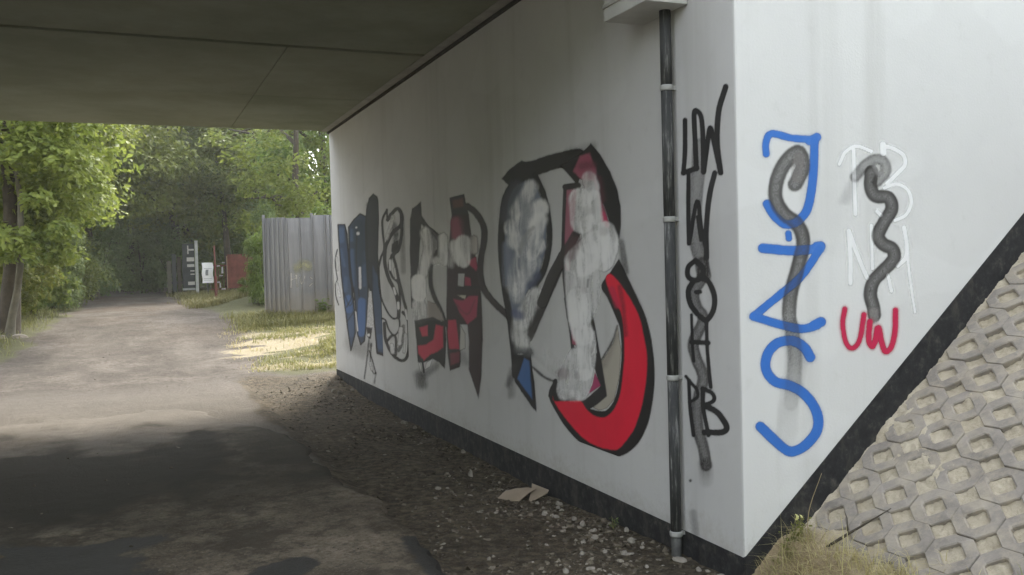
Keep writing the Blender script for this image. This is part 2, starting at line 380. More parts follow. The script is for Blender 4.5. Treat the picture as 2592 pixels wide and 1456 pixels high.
# openwork pavers: fused octagon rings, 3 x 2 rings to a plate
PS, PYY = .212, .237
def plate_mesh(name, seed):
    rg = random.Random(seed); mb = MB()
    b = .022; T = -.085
    for i in range(3):
        for j in range(2):
            def ring(oc, dg, hole=False):
                k_ = dg - oc
                return [(oc, k_), (k_, oc), (-k_, oc), (-oc, k_), (-oc, -k_), (-k_, -oc), (k_, -oc), (oc, -k_)]
            outer = []
            for (a, c) in ring(.5, .705):
                outer.append((a, c))
            edge_s = [i == 2, None, None, i == 0]
            hl = .275 + rg.uniform(-.02, .015)
            inn = [(hl, .035), (.035, hl), (-.035, hl), (-hl, .035), (-hl, -.035), (-.035, -hl), (.035, -hl), (hl, -.035)]
            def W(p, up, sc=1.0): return ((i - 1 + p[0]) * PS, (j - .5 + p[1]) * PYY, up)
            def shr(p):   # pull free outline in a little: joints and worn arrises
                x, y = p
                if abs(x) > .49 and ((i == 2 and x > 0) or (i == 0 and x < 0)): x *= .972
                if abs(y) > .49 and ((j == 1 and y > 0) or (j == 0 and y < 0)): y *= .972
                return (x, y)
            outer = [shr(p) for p in outer]
            def toward(p, q, t): return (p[0] + (q[0] - p[0]) * t, p[1] + (q[1] - p[1]) * t)
            wob = [rg.uniform(-.006, .004) for _ in range(8)]
            R0 = [W(p, T) for p in outer]
            R1 = [W(p, -.005 + wob[q]) for q, p in enumerate(outer)]
            R2 = [W(toward(p, inn[q], .06), wob[q]) for q, p in enumerate(outer)]
            R3 = [W(toward(p, outer[q], .12), wob[q]) for q, p in enumerate(inn)]
            R4 = [W(p, -.005 + wob[q]) for q, p in enumerate(inn)]
            R5 = [W(toward(p, (0, 0), .05), T) for p in inn]
            V = R0 + R1 + R2 + R3 + R4 + R5; F = []
            for L in range(5):
                for q in range(8): F.append((L * 8 + q, L * 8 + (q + 1) % 8, (L + 1) * 8 + (q + 1) % 8, (L + 1) * 8 + q))
            mb.add(V, F)
    me = bpy.data.meshes.new(name); me.from_pydata(mb.v, [], mb.f)
    bm = bmesh.new(); bm.from_mesh(me); bmesh.ops.recalc_face_normals(bm, faces=bm.faces); bm.to_mesh(me); bm.free()
    me.materials.append(M_PAVER); return me
plates = [plate_mesh('paver', k_) for k_ in range(4)]
slopeM = Matrix(((cs, 0, -sn), (0, 1, 0), (sn, 0, cs)))
for j in range(3):
    for i in range(-1, 6):
        s0 = .63 + PS * (1 + 3 * i + (j % 2)); y0 = -.128 - PYY * (.5 + 2 * j)
        if s0 > 4 or s0 < -.3: continue
        o = bpy.data.objects.new('paver', plates[(i * 2 + j) % 4]); COL.objects.link(o); o.parent = EMB
        p = slope_pt(np.array(s0), np.array(y0), np.array(random.uniform(-.006, .006)))
        o.matrix_world = Matrix.Translation(p) @ (slopeM @ Matrix.Rotation(random.uniform(-.012, .012), 3, 'Z') @ Matrix.Rotation(random.uniform(-.012, .012), 3, 'X')).to_4x4()

# earth fill behind the walls and beyond the deck ends (keeps the sun out as the real embankment does)
fb = MB().prism([(.52, .55), (14, .55), (22, -6), (60, -6), (60, 15), (14, 15), (.52, 9.6)], 'z', -1, 4.3)
fb.prism([(-6.25, .55), (-6.25, 9.5), (-14, 14), (-60, 14), (-60, -4), (-14, -4)], 'z', -1, 4.3)
tag(fb.build('railway_embankment', M_SLOPE), kind='structure')

# ------------------------------------------------------------------ walls and deck
CZ = 3.67
wall = empty('underpass_wall', (0, 4.8, 0))
tag(wall, 'long white painted side wall of the underpass covered in graffiti lettering', 'wall')
def kid(o, par):
    o.parent = par; o.matrix_parent_inverse = par.matrix_world.inverted() if par.type != 'EMPTY' else Matrix.Translation(-par.location)
    return o
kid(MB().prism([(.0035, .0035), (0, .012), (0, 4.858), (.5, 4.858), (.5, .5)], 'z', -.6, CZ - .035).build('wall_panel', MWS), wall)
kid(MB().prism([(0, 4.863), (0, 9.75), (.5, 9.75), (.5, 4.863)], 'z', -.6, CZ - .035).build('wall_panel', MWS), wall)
kid(MB().box((.03, 4.8575, -.6), (.45, 4.8635, CZ - .04)).build('joint_filler', M_CONC), wall)
kid(MB().prism([(-.004, -.004), (-.004, 9.753), (.02, 9.753), (.02, .02)], 'z', -.5, .066).build('plinth', MBK), wall)
kid(MB().box((-.025, .3, CZ - .034), (.1, 9.82, CZ - .008)).build('joint_seal', M_SEAL), wall)

wing = empty('wing_wall', (3, 0, 0))
tag(wing, 'bright white wing wall facing the viewer above the paved slope', 'wall')
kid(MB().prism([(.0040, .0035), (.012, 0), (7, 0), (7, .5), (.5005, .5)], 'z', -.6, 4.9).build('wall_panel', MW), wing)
ux = 6.9
kid(MB().prism([(.001, -.5), (.001, .068), (ux, .068 + ux * .836), (ux, -.5)], 'y', -.004, .01).build('plinth', MBK), wing)

deck = empty('bridge_deck', (-3, 4.8, CZ))
tag(deck, 'grey concrete bridge deck overhead with jointed underside panels', 'bridge')
kid(MB().box((-6.3, .08, CZ + .09), (7, 9.74, CZ + .95)).build('deck_slab', M_CONC), deck)
kid(MB().box((-6.2, .3, CZ + .05), (.4, 9.6, CZ + .0897)).build('joint_shadow_gap', M_DARK), deck)
jy = [.1, 2.21, 4.68, 7.15, 9.74]
for a in range(4):
    jx = [-6.2, -4.3, .4] if a < 2 else [-6.2, -1.43, .4]
    for b_ in range(2):
        gy0 = .045 if a == 2 else .004; gy1 = .045 if a == 1 else .004
        gx = .0025
        z0 = CZ + random.uniform(-.0015, .0015) 
        kid(MB().box((jx[b_] + gx, jy[a] + gy0, z0), (jx[b_ + 1] - gx, jy[a + 1] - gy1, CZ + .088)).build('deck_panel', MCE, bevel=.004), deck)
kid(MB().box((-.125, .3, CZ - .007), (-.027, 9.74, CZ - .0045)).build('edge_strip', M_CONC), deck)
kid(MB().box((-6.3, .02, CZ - .02), (.0, .079, CZ + 1.0)).build('edge_beam', M_CONC), deck)

far_ab = empty('abutment_wall', (-5.6, 4.8, 0))
tag(far_ab, 'plain concrete abutment wall on the far left side of the underpass', 'wall')
kid(MB().box((-6.2, .1, -.6), (-5.35, 9.7, CZ - .01)).build('wall_panel', M_CONC), far_ab)

# gutter box and drainpipe at the near end of the wall
gb = MB(); gb.prism([(-.265, .40), (-.265, .855), (-.004, .855), (-.004, .395)], 'z', 3.00, 3.66)
gbo = empty('gutter_box', (-.13, .62, 3.0)); tag(gbo, 'pale concrete gutter box jutting from the wall above the drainpipe', 'gutter box')
gbody = kid(gb.build('box_body', mat_simple('box_concrete', (.50, .50, .47), .85, .15, 5, .3), bevel=.006), gbo)
kid(MB().box((-.274, .39, 3.075), (-.004, .865, 3.092)).build('box_rim', M_CONC), gbody)
def mat_pipe():
    m = M('pipe_plastic'); p = m.pos(); n1 = m.noise(p, 6, 7, .7, (8, 8, .8)); n2 = m.noise(p, 30, 6, .7)
    c = m.ramp(n1, [(.47, (.046, .047, .047)), (.56, (.072, .073, .071)), (.67, (.24, .24, .23))])
    m.color(m.mix(m.ramp(n2, [(.6, (0, 0, 0)), (.8, (.5, .5, .5))]), c, (.13, .12, .11))).rough(.72).bump(n2, .15, .003); return m.m
M_PIPE = mat_pipe(); M_RING = mat_simple('pipe_clip', (.36, .36, .34), .6, .15, 20)
pip = empty('drainpipe', (-.055, .54, -.08)); tag(pip, 'dark scuffed drainpipe with pale joint rings running down the wall', 'pipe')
def circ(z0, z1, r, name, mat, rr=None):
    return kid(MB().tube([(-.055, .54, z0), (-.055, .54, z1)], [r, rr or r], 20).build(name, mat, smooth=False), pip)
def tube_smooth(o):
    for f in o.data.polygons: f.use_smooth = len(f.vertices) == 4
zr = [2.57, 1.836, .943, .055]; prev = 3.02
for k_, z in enumerate(zr):
    tube_smooth(circ(z + .014, prev, .0320 - .0003 * k_, 'pipe_section', M_PIPE)); prev = z - .014
    rg = MB(); rg.tube([(-.055, .54, z - .016), (-.055, .54, z - .008), (-.055, .54, z + .008), (-.055, .54, z + .016)], [.034, .0370, .0370, .034], 20)
    ro = kid(rg.build('joint_ring', M_RING), pip); tube_smooth(ro)
    kid(MB().box((-.03, .525, z - .01), (.0, .555, z + .01)).build('wall_clip', M_RING), ro)
bo = kid(MB().tube([(-.055, .54, .041), (-.055, .54, -.02), (-.058, .535, -.16)], [.029, .029, .031], 18).build('outlet_boot', mat_simple('boot', (.10, .10, .095), .8, .4, 20, .3)), pip); tube_smooth(bo)

# ------------------------------------------------------------------ graffiti: paint traced from the photograph onto the wall planes
VIEWS = dict(A=(840, 480, 200 / 579), B=(1020, 480, 220 / 579), C=(1200, 350, 240 / 496), D=(1380, 350, 300 / 965),
             E=(1360, 750, 320 / 1077), F=(1700, 200, 160 / 445), G=(1710, 640, 150 / 362), H=(2100, 340, 260 / 649), J=(1880, 300, 520 / 836))
def sheet(P):      # metres on a wall plane -> coordinates on the tracing sheet
    c = (P - CAM) @ ROT.T
    return 1296 + FPX * c[..., 0] / c[..., 2], 728 - FPX * c[..., 1] / c[..., 2]
def smooth_line(p, n=6):
    p = np.array(p, float)
    if len(p) < 3: return p
    q = np.vstack([2 * p[0] - p[1], p, 2 * p[-1] - p[-2]]); o = []
    for i in range(1, len(q) - 2):
        t = np.linspace(0, 1, n, endpoint=False)[:, None]
        a, b, c, d = q[i - 1], q[i], q[i + 1], q[i + 2]
        o.append(.5 * (2 * b + (c - a) * t + (2 * a - 5 * b + 4 * c - d) * t ** 2 + (3 * b - a - 3 * c + d) * t ** 3))
    return np.vstack(o + [p[-1:]])
def seg_dist(U, V, pts):
    d = np.full(U.shape, 1e9); tt = np.zeros(U.shape); n = len(pts) - 1
    if n == 0: return np.hypot(U - pts[0, 0], V - pts[0, 1]), tt
    for i in range(n):
        ax, ay = pts[i]; bx, by = pts[i + 1] - pts[i]; L = bx * bx + by * by + 1e-9
        t = np.clip(((U - ax) * bx + (V - ay) * by) / L, 0, 1)
        e = np.hypot(U - ax - t * bx, V - ay - t * by); b = e < d
        d = np.where(b, e, d); tt = np.where(b, (i + t) / n, tt)
    return d, tt
def poly_sd(U, V, pts):
    inside = np.zeros(U.shape, bool); n = len(pts)
    for i in range(n):
        x0, y0 = pts[i]; x1, y1 = pts[(i + 1) % n]
        cnd = (y0 > V) != (y1 > V)
        with np.errstate(divide='ignore', invalid='ignore'): xx = (x1 - x0) * (V - y0) / (y1 - y0 + 1e-12) + x0
        inside ^= cnd & (U < xx)
    d, _ = seg_dist(U, V, np.vstack([pts, pts[:1]])); return np.where(inside, d, -d)
KEY_BLACK = (.022, .021, .020); SOOT = (.050, .045, .042); BLUE = (.020, .150, .58); RED = (.80, .012, .045); WHT = (.80, .79, .78); ROLL = (.84, .83, .82)
class Paint:
    def __init__(s): s.ops = []; s.v = 'A'
    def at(s, v): s.v = v; return s
    def _c(s, p):
        x, y, k_ = VIEWS[s.v]; return np.array([[x + a * k_, y + b * k_] for a, b in p]), k_
    def S(s, p, wd, col, al=.95, soft=3, curve=True, tube=0, fade=None, mot=0):
        q, k_ = s._c(p); q = smooth_line(q) if curve else q
        s.ops.append(('S', q, wd * 1.08 * k_ / 2, col, al, soft * k_, tube, fade, mot)); return s
    def P(s, p, col, al=.95, soft=3, curve=False, mot=0):
        q, k_ = s._c(p)
        if curve: q = smooth_line(np.vstack([q, q[:1]]))[:-1]
        s.ops.append(('P', q, 0, col, al, soft * k_, 0, None, mot)); return s
    def bounds(s):
        a = np.vstack([o[1] for o in s.ops]); return a
    def render(s, U, V, A, B):
        """U,V sheet coords; A,B wall metres for the spray grain. Returns colour and alpha."""
        col = np.zeros(U.shape + (3,)); al = np.zeros(U.shape)
        gr = RNG.random(U.shape); mo = fbm(A * 7, B * 5, 71, 4); mo2 = fbm(A * 28, B * 9, 75, 3); mo3 = fbm(A * 26 + mo * 3, B * 5, 78, 4)
        for kind, q, wd, c, a, soft, tube, fade, mot in s.ops:
            pad = wd + soft * 2 + 2
            bb = (U > q[:, 0].min() - pad) & (U < q[:, 0].max() + pad) & (V > q[:, 1].min() - pad) & (V < q[:, 1].max() + pad)
            if not bb.any(): continue
            u, v = U[bb], V[bb]
            if kind == 'S':
                d, t = seg_dist(u, v, q); sd = wd - d
            else: sd = poly_sd(u, v, q); t = None
            m_ = sst(-soft, soft, sd + (mo2[bb] - .5) * soft * .8)
            if tube: m_ = m_ * (1 - tube * sst(.05, .9, sd / max(wd, 1e-6)))
            if fade is not None: m_ = m_ * np.interp(t, np.linspace(0, 1, len(fade)), fade)
            if mot: m_ = m_ * (1 - min(mot * 1.5, .85) * sst(.66, .30, mo[bb] * .45 + mo3[bb] * .55))
            m_ = m_ * a; m_ = np.where((m_ < .6) & (m_ > .01), np.clip(m_ * (.75 + .5 * gr[bb]), 0, 1), m_)
            cc = np.array(c) * (.92 + .16 * mo[bb])[:, None]
            a0 = al[bb]; an = m_ + a0 * (1 - m_)
            col[bb] = np.where(an[:, None] > 1e-5, (cc * m_[:, None] + col[bb] * (a0 * (1 - m_))[:, None]) / np.maximum(an, 1e-5)[:, None], 0)
            al[bb] = an
        return col, al
def mat_spray():
    m = M('spray_paint'); a = m.n('ShaderNodeAttribute', attribute_name='paint')
    m.color(a.outputs['Color']).rough(.62); p = m.pos(); m.bump(m.noise(p, 70, 4), .2, .003)
    t = m.n('ShaderNodeBsdfTransparent'); mx = m.n('ShaderNodeMixShader')
    m.l(a.outputs['Alpha'], mx.inputs[0]); m.l(t.outputs[0], mx.inputs[1]); m.l(m.b.outputs[0], mx.inputs[2]); m.l(mx.outputs[0], m.o.inputs[0]); return m.m
M_SPRAY = mat_spray()
def lay(paint, name, label, plane, rng, step, off, parent):
    """plane 'side' (x=0; rng y0,y1,z0,z1) or 'front' (y=0; rng x0,x1,z0,z1)"""
    a = np.arange(rng[0], rng[1], step[0]); b = np.arange(rng[2], rng[3], step[1]); A, B = np.meshgrid(a, b)
    P = np.stack([np.zeros_like(A) - off, A, B], -1) if plane == 'side' else np.stack([A, np.zeros_like(A) - off, B], -1)
    U, V = sheet(P + (np.array([off, 0, 0]) if plane == 'side' else np.array([0, off, 0])))
    col, al = paint.render(U, V, A, B)
    al = np.where(al < .03, 0, al); F = grid_faces(len(a), len(b)); fa = al.ravel()[F].max(1) > .035; F = F[fa]
    used = np.unique(F); re = -np.ones(al.size, int); re[used] = np.arange(len(used))
    # normals out of the wall
    me = npmesh(name, P.reshape(-1, 3)[used], re[F] if plane == 'front' else re[F][:, ::-1])
    rgba = np.concatenate([col, al[..., None]], -1).reshape(-1, 4)[used].astype(np.float32)
    at = me.color_attributes.new('paint', 'FLOAT_COLOR', 'POINT'); at.data.foreach_set('color', rgba.ravel())
    o = link(name, me, M_SPRAY); kid(o, parent); tag(o, label=label); return o

DB = (.055, .080, .140); DBK = (.038, .040, .046); MBL = (.075, .120, .215)
g = Paint().at('A')      # blue letters at the far end
g.S([(200, 700), (210, 1060)], 150, (.3, .3, .32), .16, 60).S([(150, 1140), (230, 1180)], 90, SOOT, .22, 40)
P1 = [(46, 258), (94, 258), (112, 330), (122, 480), (130, 620), (152, 760), (165, 880), (172, 1050), (140, 1178), (120, 1040), (100, 880), (85, 760), (70, 620), (60, 480), (50, 340)]
P2 = [(124, 275), (160, 225), (207, 178), (252, 200), (258, 400), (264, 600), (266, 800), (252, 1000), (238, 1110), (212, 1136), (190, 1060), (178, 900), (165, 760), (142, 640), (130, 480)]
P3 = [(258, 150), (276, 65), (304, 35), (330, 55), (348, 130), (338, 300), (335, 480), (345, 640), (362, 800), (375, 1000), (392, 1222), (332, 1200), (315, 1000), (298, 800), (280, 735), (262, 640), (250, 480), (246, 260)]
g.P(P1, DB, .93).P(P2, (.045, .062, .098), .94).P(P3, DBK, .92)
g.P([(300, 560), (340, 640), (360, 800), (388, 1200), (338, 1185), (320, 1000), (302, 800)], (.055, .085, .15), .85, 8)
for a, wd, c, al in (([(70, 295), (72, 375)], 34, MBL, .85), ([(150, 300), (150, 370)], 26, MBL, .7), ([(150, 450), (152, 700)], 30, MBL, .75), ([(220, 820), (216, 1050)], 52, (.075, .15, .34), .85), ([(120, 800), (128, 880)], 50, (.075, .15, .33), .7),
                   ([(140, 930), (142, 1060)], 40, MBL, .6), ([(352, 1080), (358, 1150)], 42, MBL, .75), ([(235, 460), (240, 700)], 22, MBL, .55), ([(68, 440), (92, 560)], 18, MBL, .6), ([(105, 650), (100, 740)], 26, MBL, .6)):
    g.S(a, wd, c, al, 8)
g.S([(190, 260), (205, 520)], 74, (.030, .045, .062), .75, 14).S([(290, 120), (290, 480)], 64, (.040, .042, .044), .7, 16)
for p_, wd in ((P1, 9), (P2, 9), (P3, 9)): g.S(p_ + p_[:1], wd, KEY_BLACK, .85, 4, False)
g.S([(100, 300), (128, 520), (150, 760), (110, 860)], 12, KEY_BLACK, .7).S([(90, 760), (130, 850), (168, 790)], 10, KEY_BLACK, .6).S([(110, 970), (160, 900)], 9, KEY_BLACK, .6).S([(185, 300), (180, 520), (200, 780)], 10, KEY_BLACK, .6)
g.S([(206, 575), (209, 720)], 16, WHT, .75, 5).S([(192, 322)], 22, WHT, .8, 5, False).S([(180, 278)], 14, WHT, .75, 4, False)
g.P([(170, 890), (186, 1040), (194, 1038), (180, 900)], WHT, .8).P([(272, 745), (290, 745), (308, 980), (300, 1015), (255, 1005)], WHT, .55)
g.S([(40, 440), (25, 520), (32, 600), (40, 660), (25, 700), (30, 780), (50, 845)], 7, KEY_BLACK, .8).S([(36, 500), (44, 590)], 16, WHT, .6).S([(40, 690), (60, 780)], 22, WHT, .5)
g.P([(255, 1008), (296, 1015), (286, 1095), (262, 1082)], SOOT, .75).S([(270, 1066)], 20, WHT, .8, 4, False)
g.S([(272, 1090), (262, 1210), (238, 1390)], 10, SOOT, .55, 5).S([(275, 1180), (300, 1260), (322, 1345)], 9, SOOT, .65).S([(290, 1130), (282, 1270), (305, 1345), (322, 1345)], 9, SOOT, .55).S([(282, 1270), (296, 1320)], 20, WHT, .5).S([(322, 1345), (312, 1420)], 10, SOOT, .45, 6).S([(280, 1140)], 30, SOOT, .4, 12, False)
lay(g, 'graffiti_lettering', 'dark blue angular graffiti letters at the far end of the wall', 'side', (7.0, 9.72, .10, 2.75), (.025, .012), .0010, wall)

g = Paint().at('A')      # outlined letter
K2 = (.048, .044, .042)
g.S([(520, 200), (526, 600)], 34, SOOT, .28, 14).S([(410, 420), (400, 800)], 40, SOOT, .10, 20)
g.S([(430, 180), (410, 225), (404, 145)], 12, K2, .8).S([(410, 222), (440, 178), (482, 140), (512, 185), (505, 262), (450, 312), (402, 400), (388, 470), (392, 560), (420, 655), (470, 760), (490, 860), (490, 935)], 24, K2, .82)
g.S([(405, 150), (372, 220), (375, 320), (384, 430), (360, 500), (345, 560)], 15, K2, .75).S([(345, 560), (345, 680), (365, 800), (410, 900), (450, 945), (492, 945), (495, 1020), (460, 1068), (420, 1030), (395, 960), (370, 945)], 11, K2, .8)
g.S([(512, 185), (512, 320), (490, 440), (452, 480), (470, 560), (500, 700), (535, 840), (575, 955)], 20, K2, .75).S([(440, 480), (420, 560), (445, 640), (490, 690), (500, 800), (495, 900)], 17, K2, .75)
g.P([(440, 400), (492, 368), (488, 450), (455, 495), (436, 450)], K2, .8, 8).S([(470, 340), (465, 385)], 34, SOOT, .5, 12).S([(455, 260), (470, 320)], 40, SOOT, .5, 12)
g.S([(385, 980), (395, 1100), (440, 1200), (500, 1250), (545, 1238), (565, 1150), (560, 960), (522, 900)], 20, K2, .85).S([(405, 1110), (440, 1072), (470, 1090), (470, 1212)], 17, K2, .7).S([(525, 1000), (520, 1100), (490, 1180)], 24, SOOT, .5)
g.S([(487, 830), (489, 872)], 17, WHT, .9).S([(457, 722), (466, 765)], 16, WHT, .85).S([(506, 1020), (497, 1130)], 26, WHT, .7, 8).S([(440, 1140), (446, 1190)], 26, WHT, .7, 8).S([(542, 885), (552, 950)], 14, WHT, .85).S([(426, 520), (430, 585)], 17, WHT, .8).S([(458, 580), (470, 650)], 14, WHT, .7).S([(450, 200), (432, 260), (400, 360)], 26, WHT, .45, 8).S([(540, 1060), (530, 1190)], 18, WHT, .6, 6)
lay(g, 'graffiti_outline_letter', 'black outlined empty graffiti letter beside the blue letters', 'side', (5.9, 7.75, .30, 2.55), (.02, .012), .0016, wall)

g = Paint().at('B')      # red and black letters
BR = (.048, .030, .030); PK = (.42, .050, .105)
g.P([(62, 130), (90, 108), (120, 80), (126, 200), (112, 400), (102, 585), (55, 600), (47, 400), (50, 200)], K2, .88, 6)
g.S([(118, 190), (160, 250), (230, 310), (246, 380), (215, 440), (190, 490), (185, 600), (200, 690), (250, 800), (287, 900)], 28, K2, .8, 6).P([(125, 200), (235, 310), (240, 370), (205, 440), (190, 420), (185, 300)], SOOT, .45, 10)
g.P([(165, 740), (220, 760), (262, 830), (272, 872), (160, 872)], (.42, .37, .33), .7, 8).S([(58, 580), (62, 785)], 13, K2, .8)
g.S([(150, 285), (168, 400), (130, 560)], 62, ROLL, .8, 14, mot=.35).S([(105, 612), (110, 700)], 90, ROLL, .95, 8, mot=.15).S([(268, 320), (272, 480)], 58, ROLL, .85, 12, mot=.3).S([(110, 770), (118, 850)], 88, ROLL, .7, 12, mot=.35).S([(225, 470), (215, 480)], 40, ROLL, .6, 14)
g.P([(78, 872), (200, 848), (282, 890), (290, 1000), (280, 1195), (243, 1150), (200, 1128), (140, 1152), (100, 1150), (90, 1000)], KEY_BLACK, .93, 5)
g.P([(102, 1040), (150, 1035), (205, 1000), (220, 900), (268, 912), (270, 1050), (230, 1080), (180, 1100), (140, 1140), (105, 1090)], (.52, .020, .060), .95, 7).P([(110, 920), (165, 905), (168, 975), (130, 978)], (.52, .03, .07), .92, 6)
g.P([(145, 1202), (160, 1152), (198, 1128), (182, 1180)], WHT, .9).S([(130, 1130), (140, 1215)], 11, KEY_BLACK, .9).S([(112, 1160), (122, 1210)], 12, WHT, .8).S([(110, 1235), (125, 1295)], 60, SOOT, .5, 26).S([(140, 1240), (225, 1170)], 44, SOOT, .35, 22)
COLM = [(328, 158), (440, 168), (456, 300), (482, 430), (515, 600), (526, 800), (531, 1000), (522, 1250), (505, 1392), (440, 1200), (442, 1000), (432, 900), (382, 898), (386, 1150), (380, 1182), (315, 1206), (300, 1100), (290, 900), (294, 520), (310, 350)]
g.P(COLM, BR, .92, 6).P([(312, 55), (408, 30), (424, 118), (442, 172), (326, 162)], K2, .92, 5).P([(330, 72), (400, 58), (406, 112), (335, 126)], (.16, .07, .06), .8, 8)
g.S([(430, 110), (490, 160), (540, 250), (541, 350), (522, 450), (517, 560), (540, 660), (600, 745), (706, 845)], 38, (.052, .042, .041), .88, 6)
g.S([(358, 220), (366, 300)], 72, (.34, .085, .13), .8, 16).S([(380, 170), (400, 280)], 26, BR, .5, 10)
g.P([(420, 480), (490, 448), (497, 520), (490, 545), (460, 515)], PK, .9, 6).P([(415, 580), (450, 590), (456, 642), (413, 640)], PK, .85, 5).P([(338, 730), (400, 740), (440, 710), (502, 708), (492, 850), (430, 897), (380, 820)], PK, .93, 6).P([(303, 870), (356, 868), (366, 960), (376, 1062), (310, 1062), (298, 950)], (.50, .030, .075), .93, 5).P([(315, 1092), (381, 1080), (376, 1150), (320, 1172)], (.22, .035, .055), .8, 6)
g.S([(350, 760), (430, 830), (480, 740)], 10, BR, .4, 6).S([(360, 660), (500, 650)], 20, KEY_BLACK, .7, 6)
g.S([(345, 372), (375, 462)], 66, ROLL, .85, 12, mot=.35).S([(402, 352), (402, 470)], 92, ROLL, .95, 10, mot=.25).S([(472, 330), (480, 405)], 46, (.62, .57, .54), .8, 12, mot=.3).S([(330, 400), (320, 500)], 40, ROLL, .5, 16, mot=.4)
g.P([(370, 560), (411, 560), (406, 646), (367, 640)], (.52, .52, .52), .9).P([(364, 705), (422, 705), (415, 731)], (.62, .57, .47), .9).P([(385, 903), (416, 960), (416, 1058), (380, 1072)], (.60, .58, .54), .9, 5).S([(395, 1100), (420, 1150)], 40, SOOT, .22, 20)
lay(g, 'graffiti_lettering', 'red and black graffiti letters with white roller patches over them', 'side', (2.85, 6.05, .15, 2.85), (.014, .010), .0022, wall)

g = Paint().at('C')      # blue and white letter of the big piece
g.S([(545, 95), (420, 122), (330, 152), (250, 170)], 74, (.036, .034, .031), .94, 6).P([(146, 212), (185, 165), (250, 117), (302, 140), (335, 190), (290, 228), (210, 242), (178, 242)], (.034, .033, .031), .94, 5)
g.S([(496, 555), (420, 735), (360, 870), (285, 1042)], 44, (.050, .045, .043), .92, 4)
IN = [(205, 245), (312, 215), (360, 330), (384, 450), (374, 600), (330, 745), (285, 795), (258, 850), (245, 930), (215, 960), (190, 900), (170, 760), (160, 500), (175, 340)]
g.P(IN, (.19, .215, .275), .93, 8)
g.S([(215, 222), (165, 320), (146, 480), (146, 620), (162, 780), (192, 960), (212, 1140), (218, 1240)], 32, KEY_BLACK, .94, 4).S([(318, 190), (366, 300), (393, 440), (393, 560), (366, 690), (312, 788)], 28, KEY_BLACK, .94, 4)
g.S([(225, 250), (185, 330), (175, 420)], 60, (.075, .080, .10), .75, 22).S([(330, 720), (300, 770)], 40, (.07, .085, .15), .8, 14).S([(172, 560), (178, 760)], 40, (.24, .27, .35), .7, 14)
for a, wd, al in (([(300, 255), (262, 320), (225, 385)], 66, .8), ([(348, 365), (280, 420), (205, 470)], 84, .9), ([(345, 430), (300, 520), (215, 540)], 76, .85), ([(345, 560), (300, 610)], 60, .8), ([(260, 610), (230, 690), (215, 780)], 80, .62), ([(320, 650), (250, 740), (225, 830)], 62, .6), ([(330, 820), (280, 900), (255, 960)], 78, .72), ([(245, 930), (238, 1020), (255, 1080)], 72, .7), ([(285, 1050), (350, 1130), (430, 1200)], 70, .32)):
    g.S(a, wd, ROLL, al, 14, mot=.5)
g.S([(243, 600), (262, 520), (312, 468)], 16, (.36, .36, .36), .6, 6).S([(262, 560), (300, 500)], 8, (.40, .40, .40), .6, 5).S([(330, 620), (366, 540)], 6, WHT, .7, 4).S([(200, 520), (236, 620)], 10, WHT, .5, 6).S([(200, 740), (300, 735)], 22, (.45, .46, .48), .4, 12)
g.S([(222, 918), (240, 928)], 46, (.070, .085, .19), .8, 14).S([(255, 850), (265, 930)], 20, (.3, .3, .31), .5, 10).P([(300, 1000), (335, 960), (300, 1050), (278, 1028)], (.06, .056, .055), .8)
g.P([(205, 1138), (298, 1128), (316, 1280), (328, 1432), (300, 1400), (214, 1272)], KEY_BLACK, .95, 4).P([(264, 1150), (290, 1165), (306, 1368), (228, 1258)], (.060, .150, .36), .95, 5).S([(230, 1110), (290, 1120)], 40, (.09, .095, .10), .7, 14)
g.S([(308, 1198), (370, 1250), (432, 1276)], 11, SOOT, .75, 6).S([(205, 1210), (180, 1290)], 26, SOOT, .4, 14).S([(200, 1260), (196, 1345)], 30, SOOT, .28, 16)
lay(g, 'graffiti_letter', 'tall blue and white graffiti letter with a pointed blue tip', 'side', (1.45, 3.75, .30, 2.75), (.012, .008), .0028, wall)

g = Paint().at('D')      # red loop letter
PNK = (.36, .085, .135)
g.S([(620, 850), (645, 1000), (662, 1085)], 46, SOOT, .45, 16).S([(400, 60), (200, 110)], 60, SOOT, .2, 30)
g.P([(375, 45), (450, 130), (530, 270), (590, 420), (617, 560), (618, 700), (606, 830), (560, 790), (540, 735), (500, 600), (440, 440), (410, 250), (350, 130)], KEY_BLACK, .95, 6)
g.P([(120, 225), (200, 185), (300, 120), (375, 48), (368, 125), (300, 190), (245, 235), (285, 325), (268, 385), (210, 315), (160, 258)], (.030, .027, .026), .95, 6)
g.P([(285, 145), (362, 120), (412, 240), (435, 420), (505, 640), (526, 735), (460, 710), (440, 500), (400, 350), (295, 335), (232, 270)], PNK, .92, 12).S([(300, 225), (390, 215)], 54, (.12, .035, .045), .6, 22).S([(440, 330), (470, 500)], 50, (.10, .03, .04), .65, 20).S([(470, 620), (505, 705)], 40, (.52, .04, .12), .8, 8)
g.S([(150, 960), (60, 1130), (-20, 1340)], 78, (.050, .045, .043), .93, 5)
g.P([(178, 422), (262, 415), (240, 700), (200, 1080), (165, 1080), (160, 800)], (.40, .135, .185), .9, 8).P([(160, 870), (225, 760), (305, 742), (240, 880), (170, 1000), (128, 1085), (132, 900)], (.055, .043, .043), .93, 6)
g.S([(165, 398), (156, 600), (150, 800), (148, 920), (153, 1080), (170, 1260), (192, 1460)], 24, (.040, .034, .034), .93, 5).S([(168, 397), (272, 385)], 44, (.036, .033, .032), .93, 5, False)
g.at('E').S([(246, 20), (266, 150), (290, 300), (307, 462)], 27, (.036, .032, .032), .93, 5).P([(285, 150), (312, 170), (312, 320), (372, 380), (332, 422), (302, 405)], (.40, .10, .15), .9, 7)
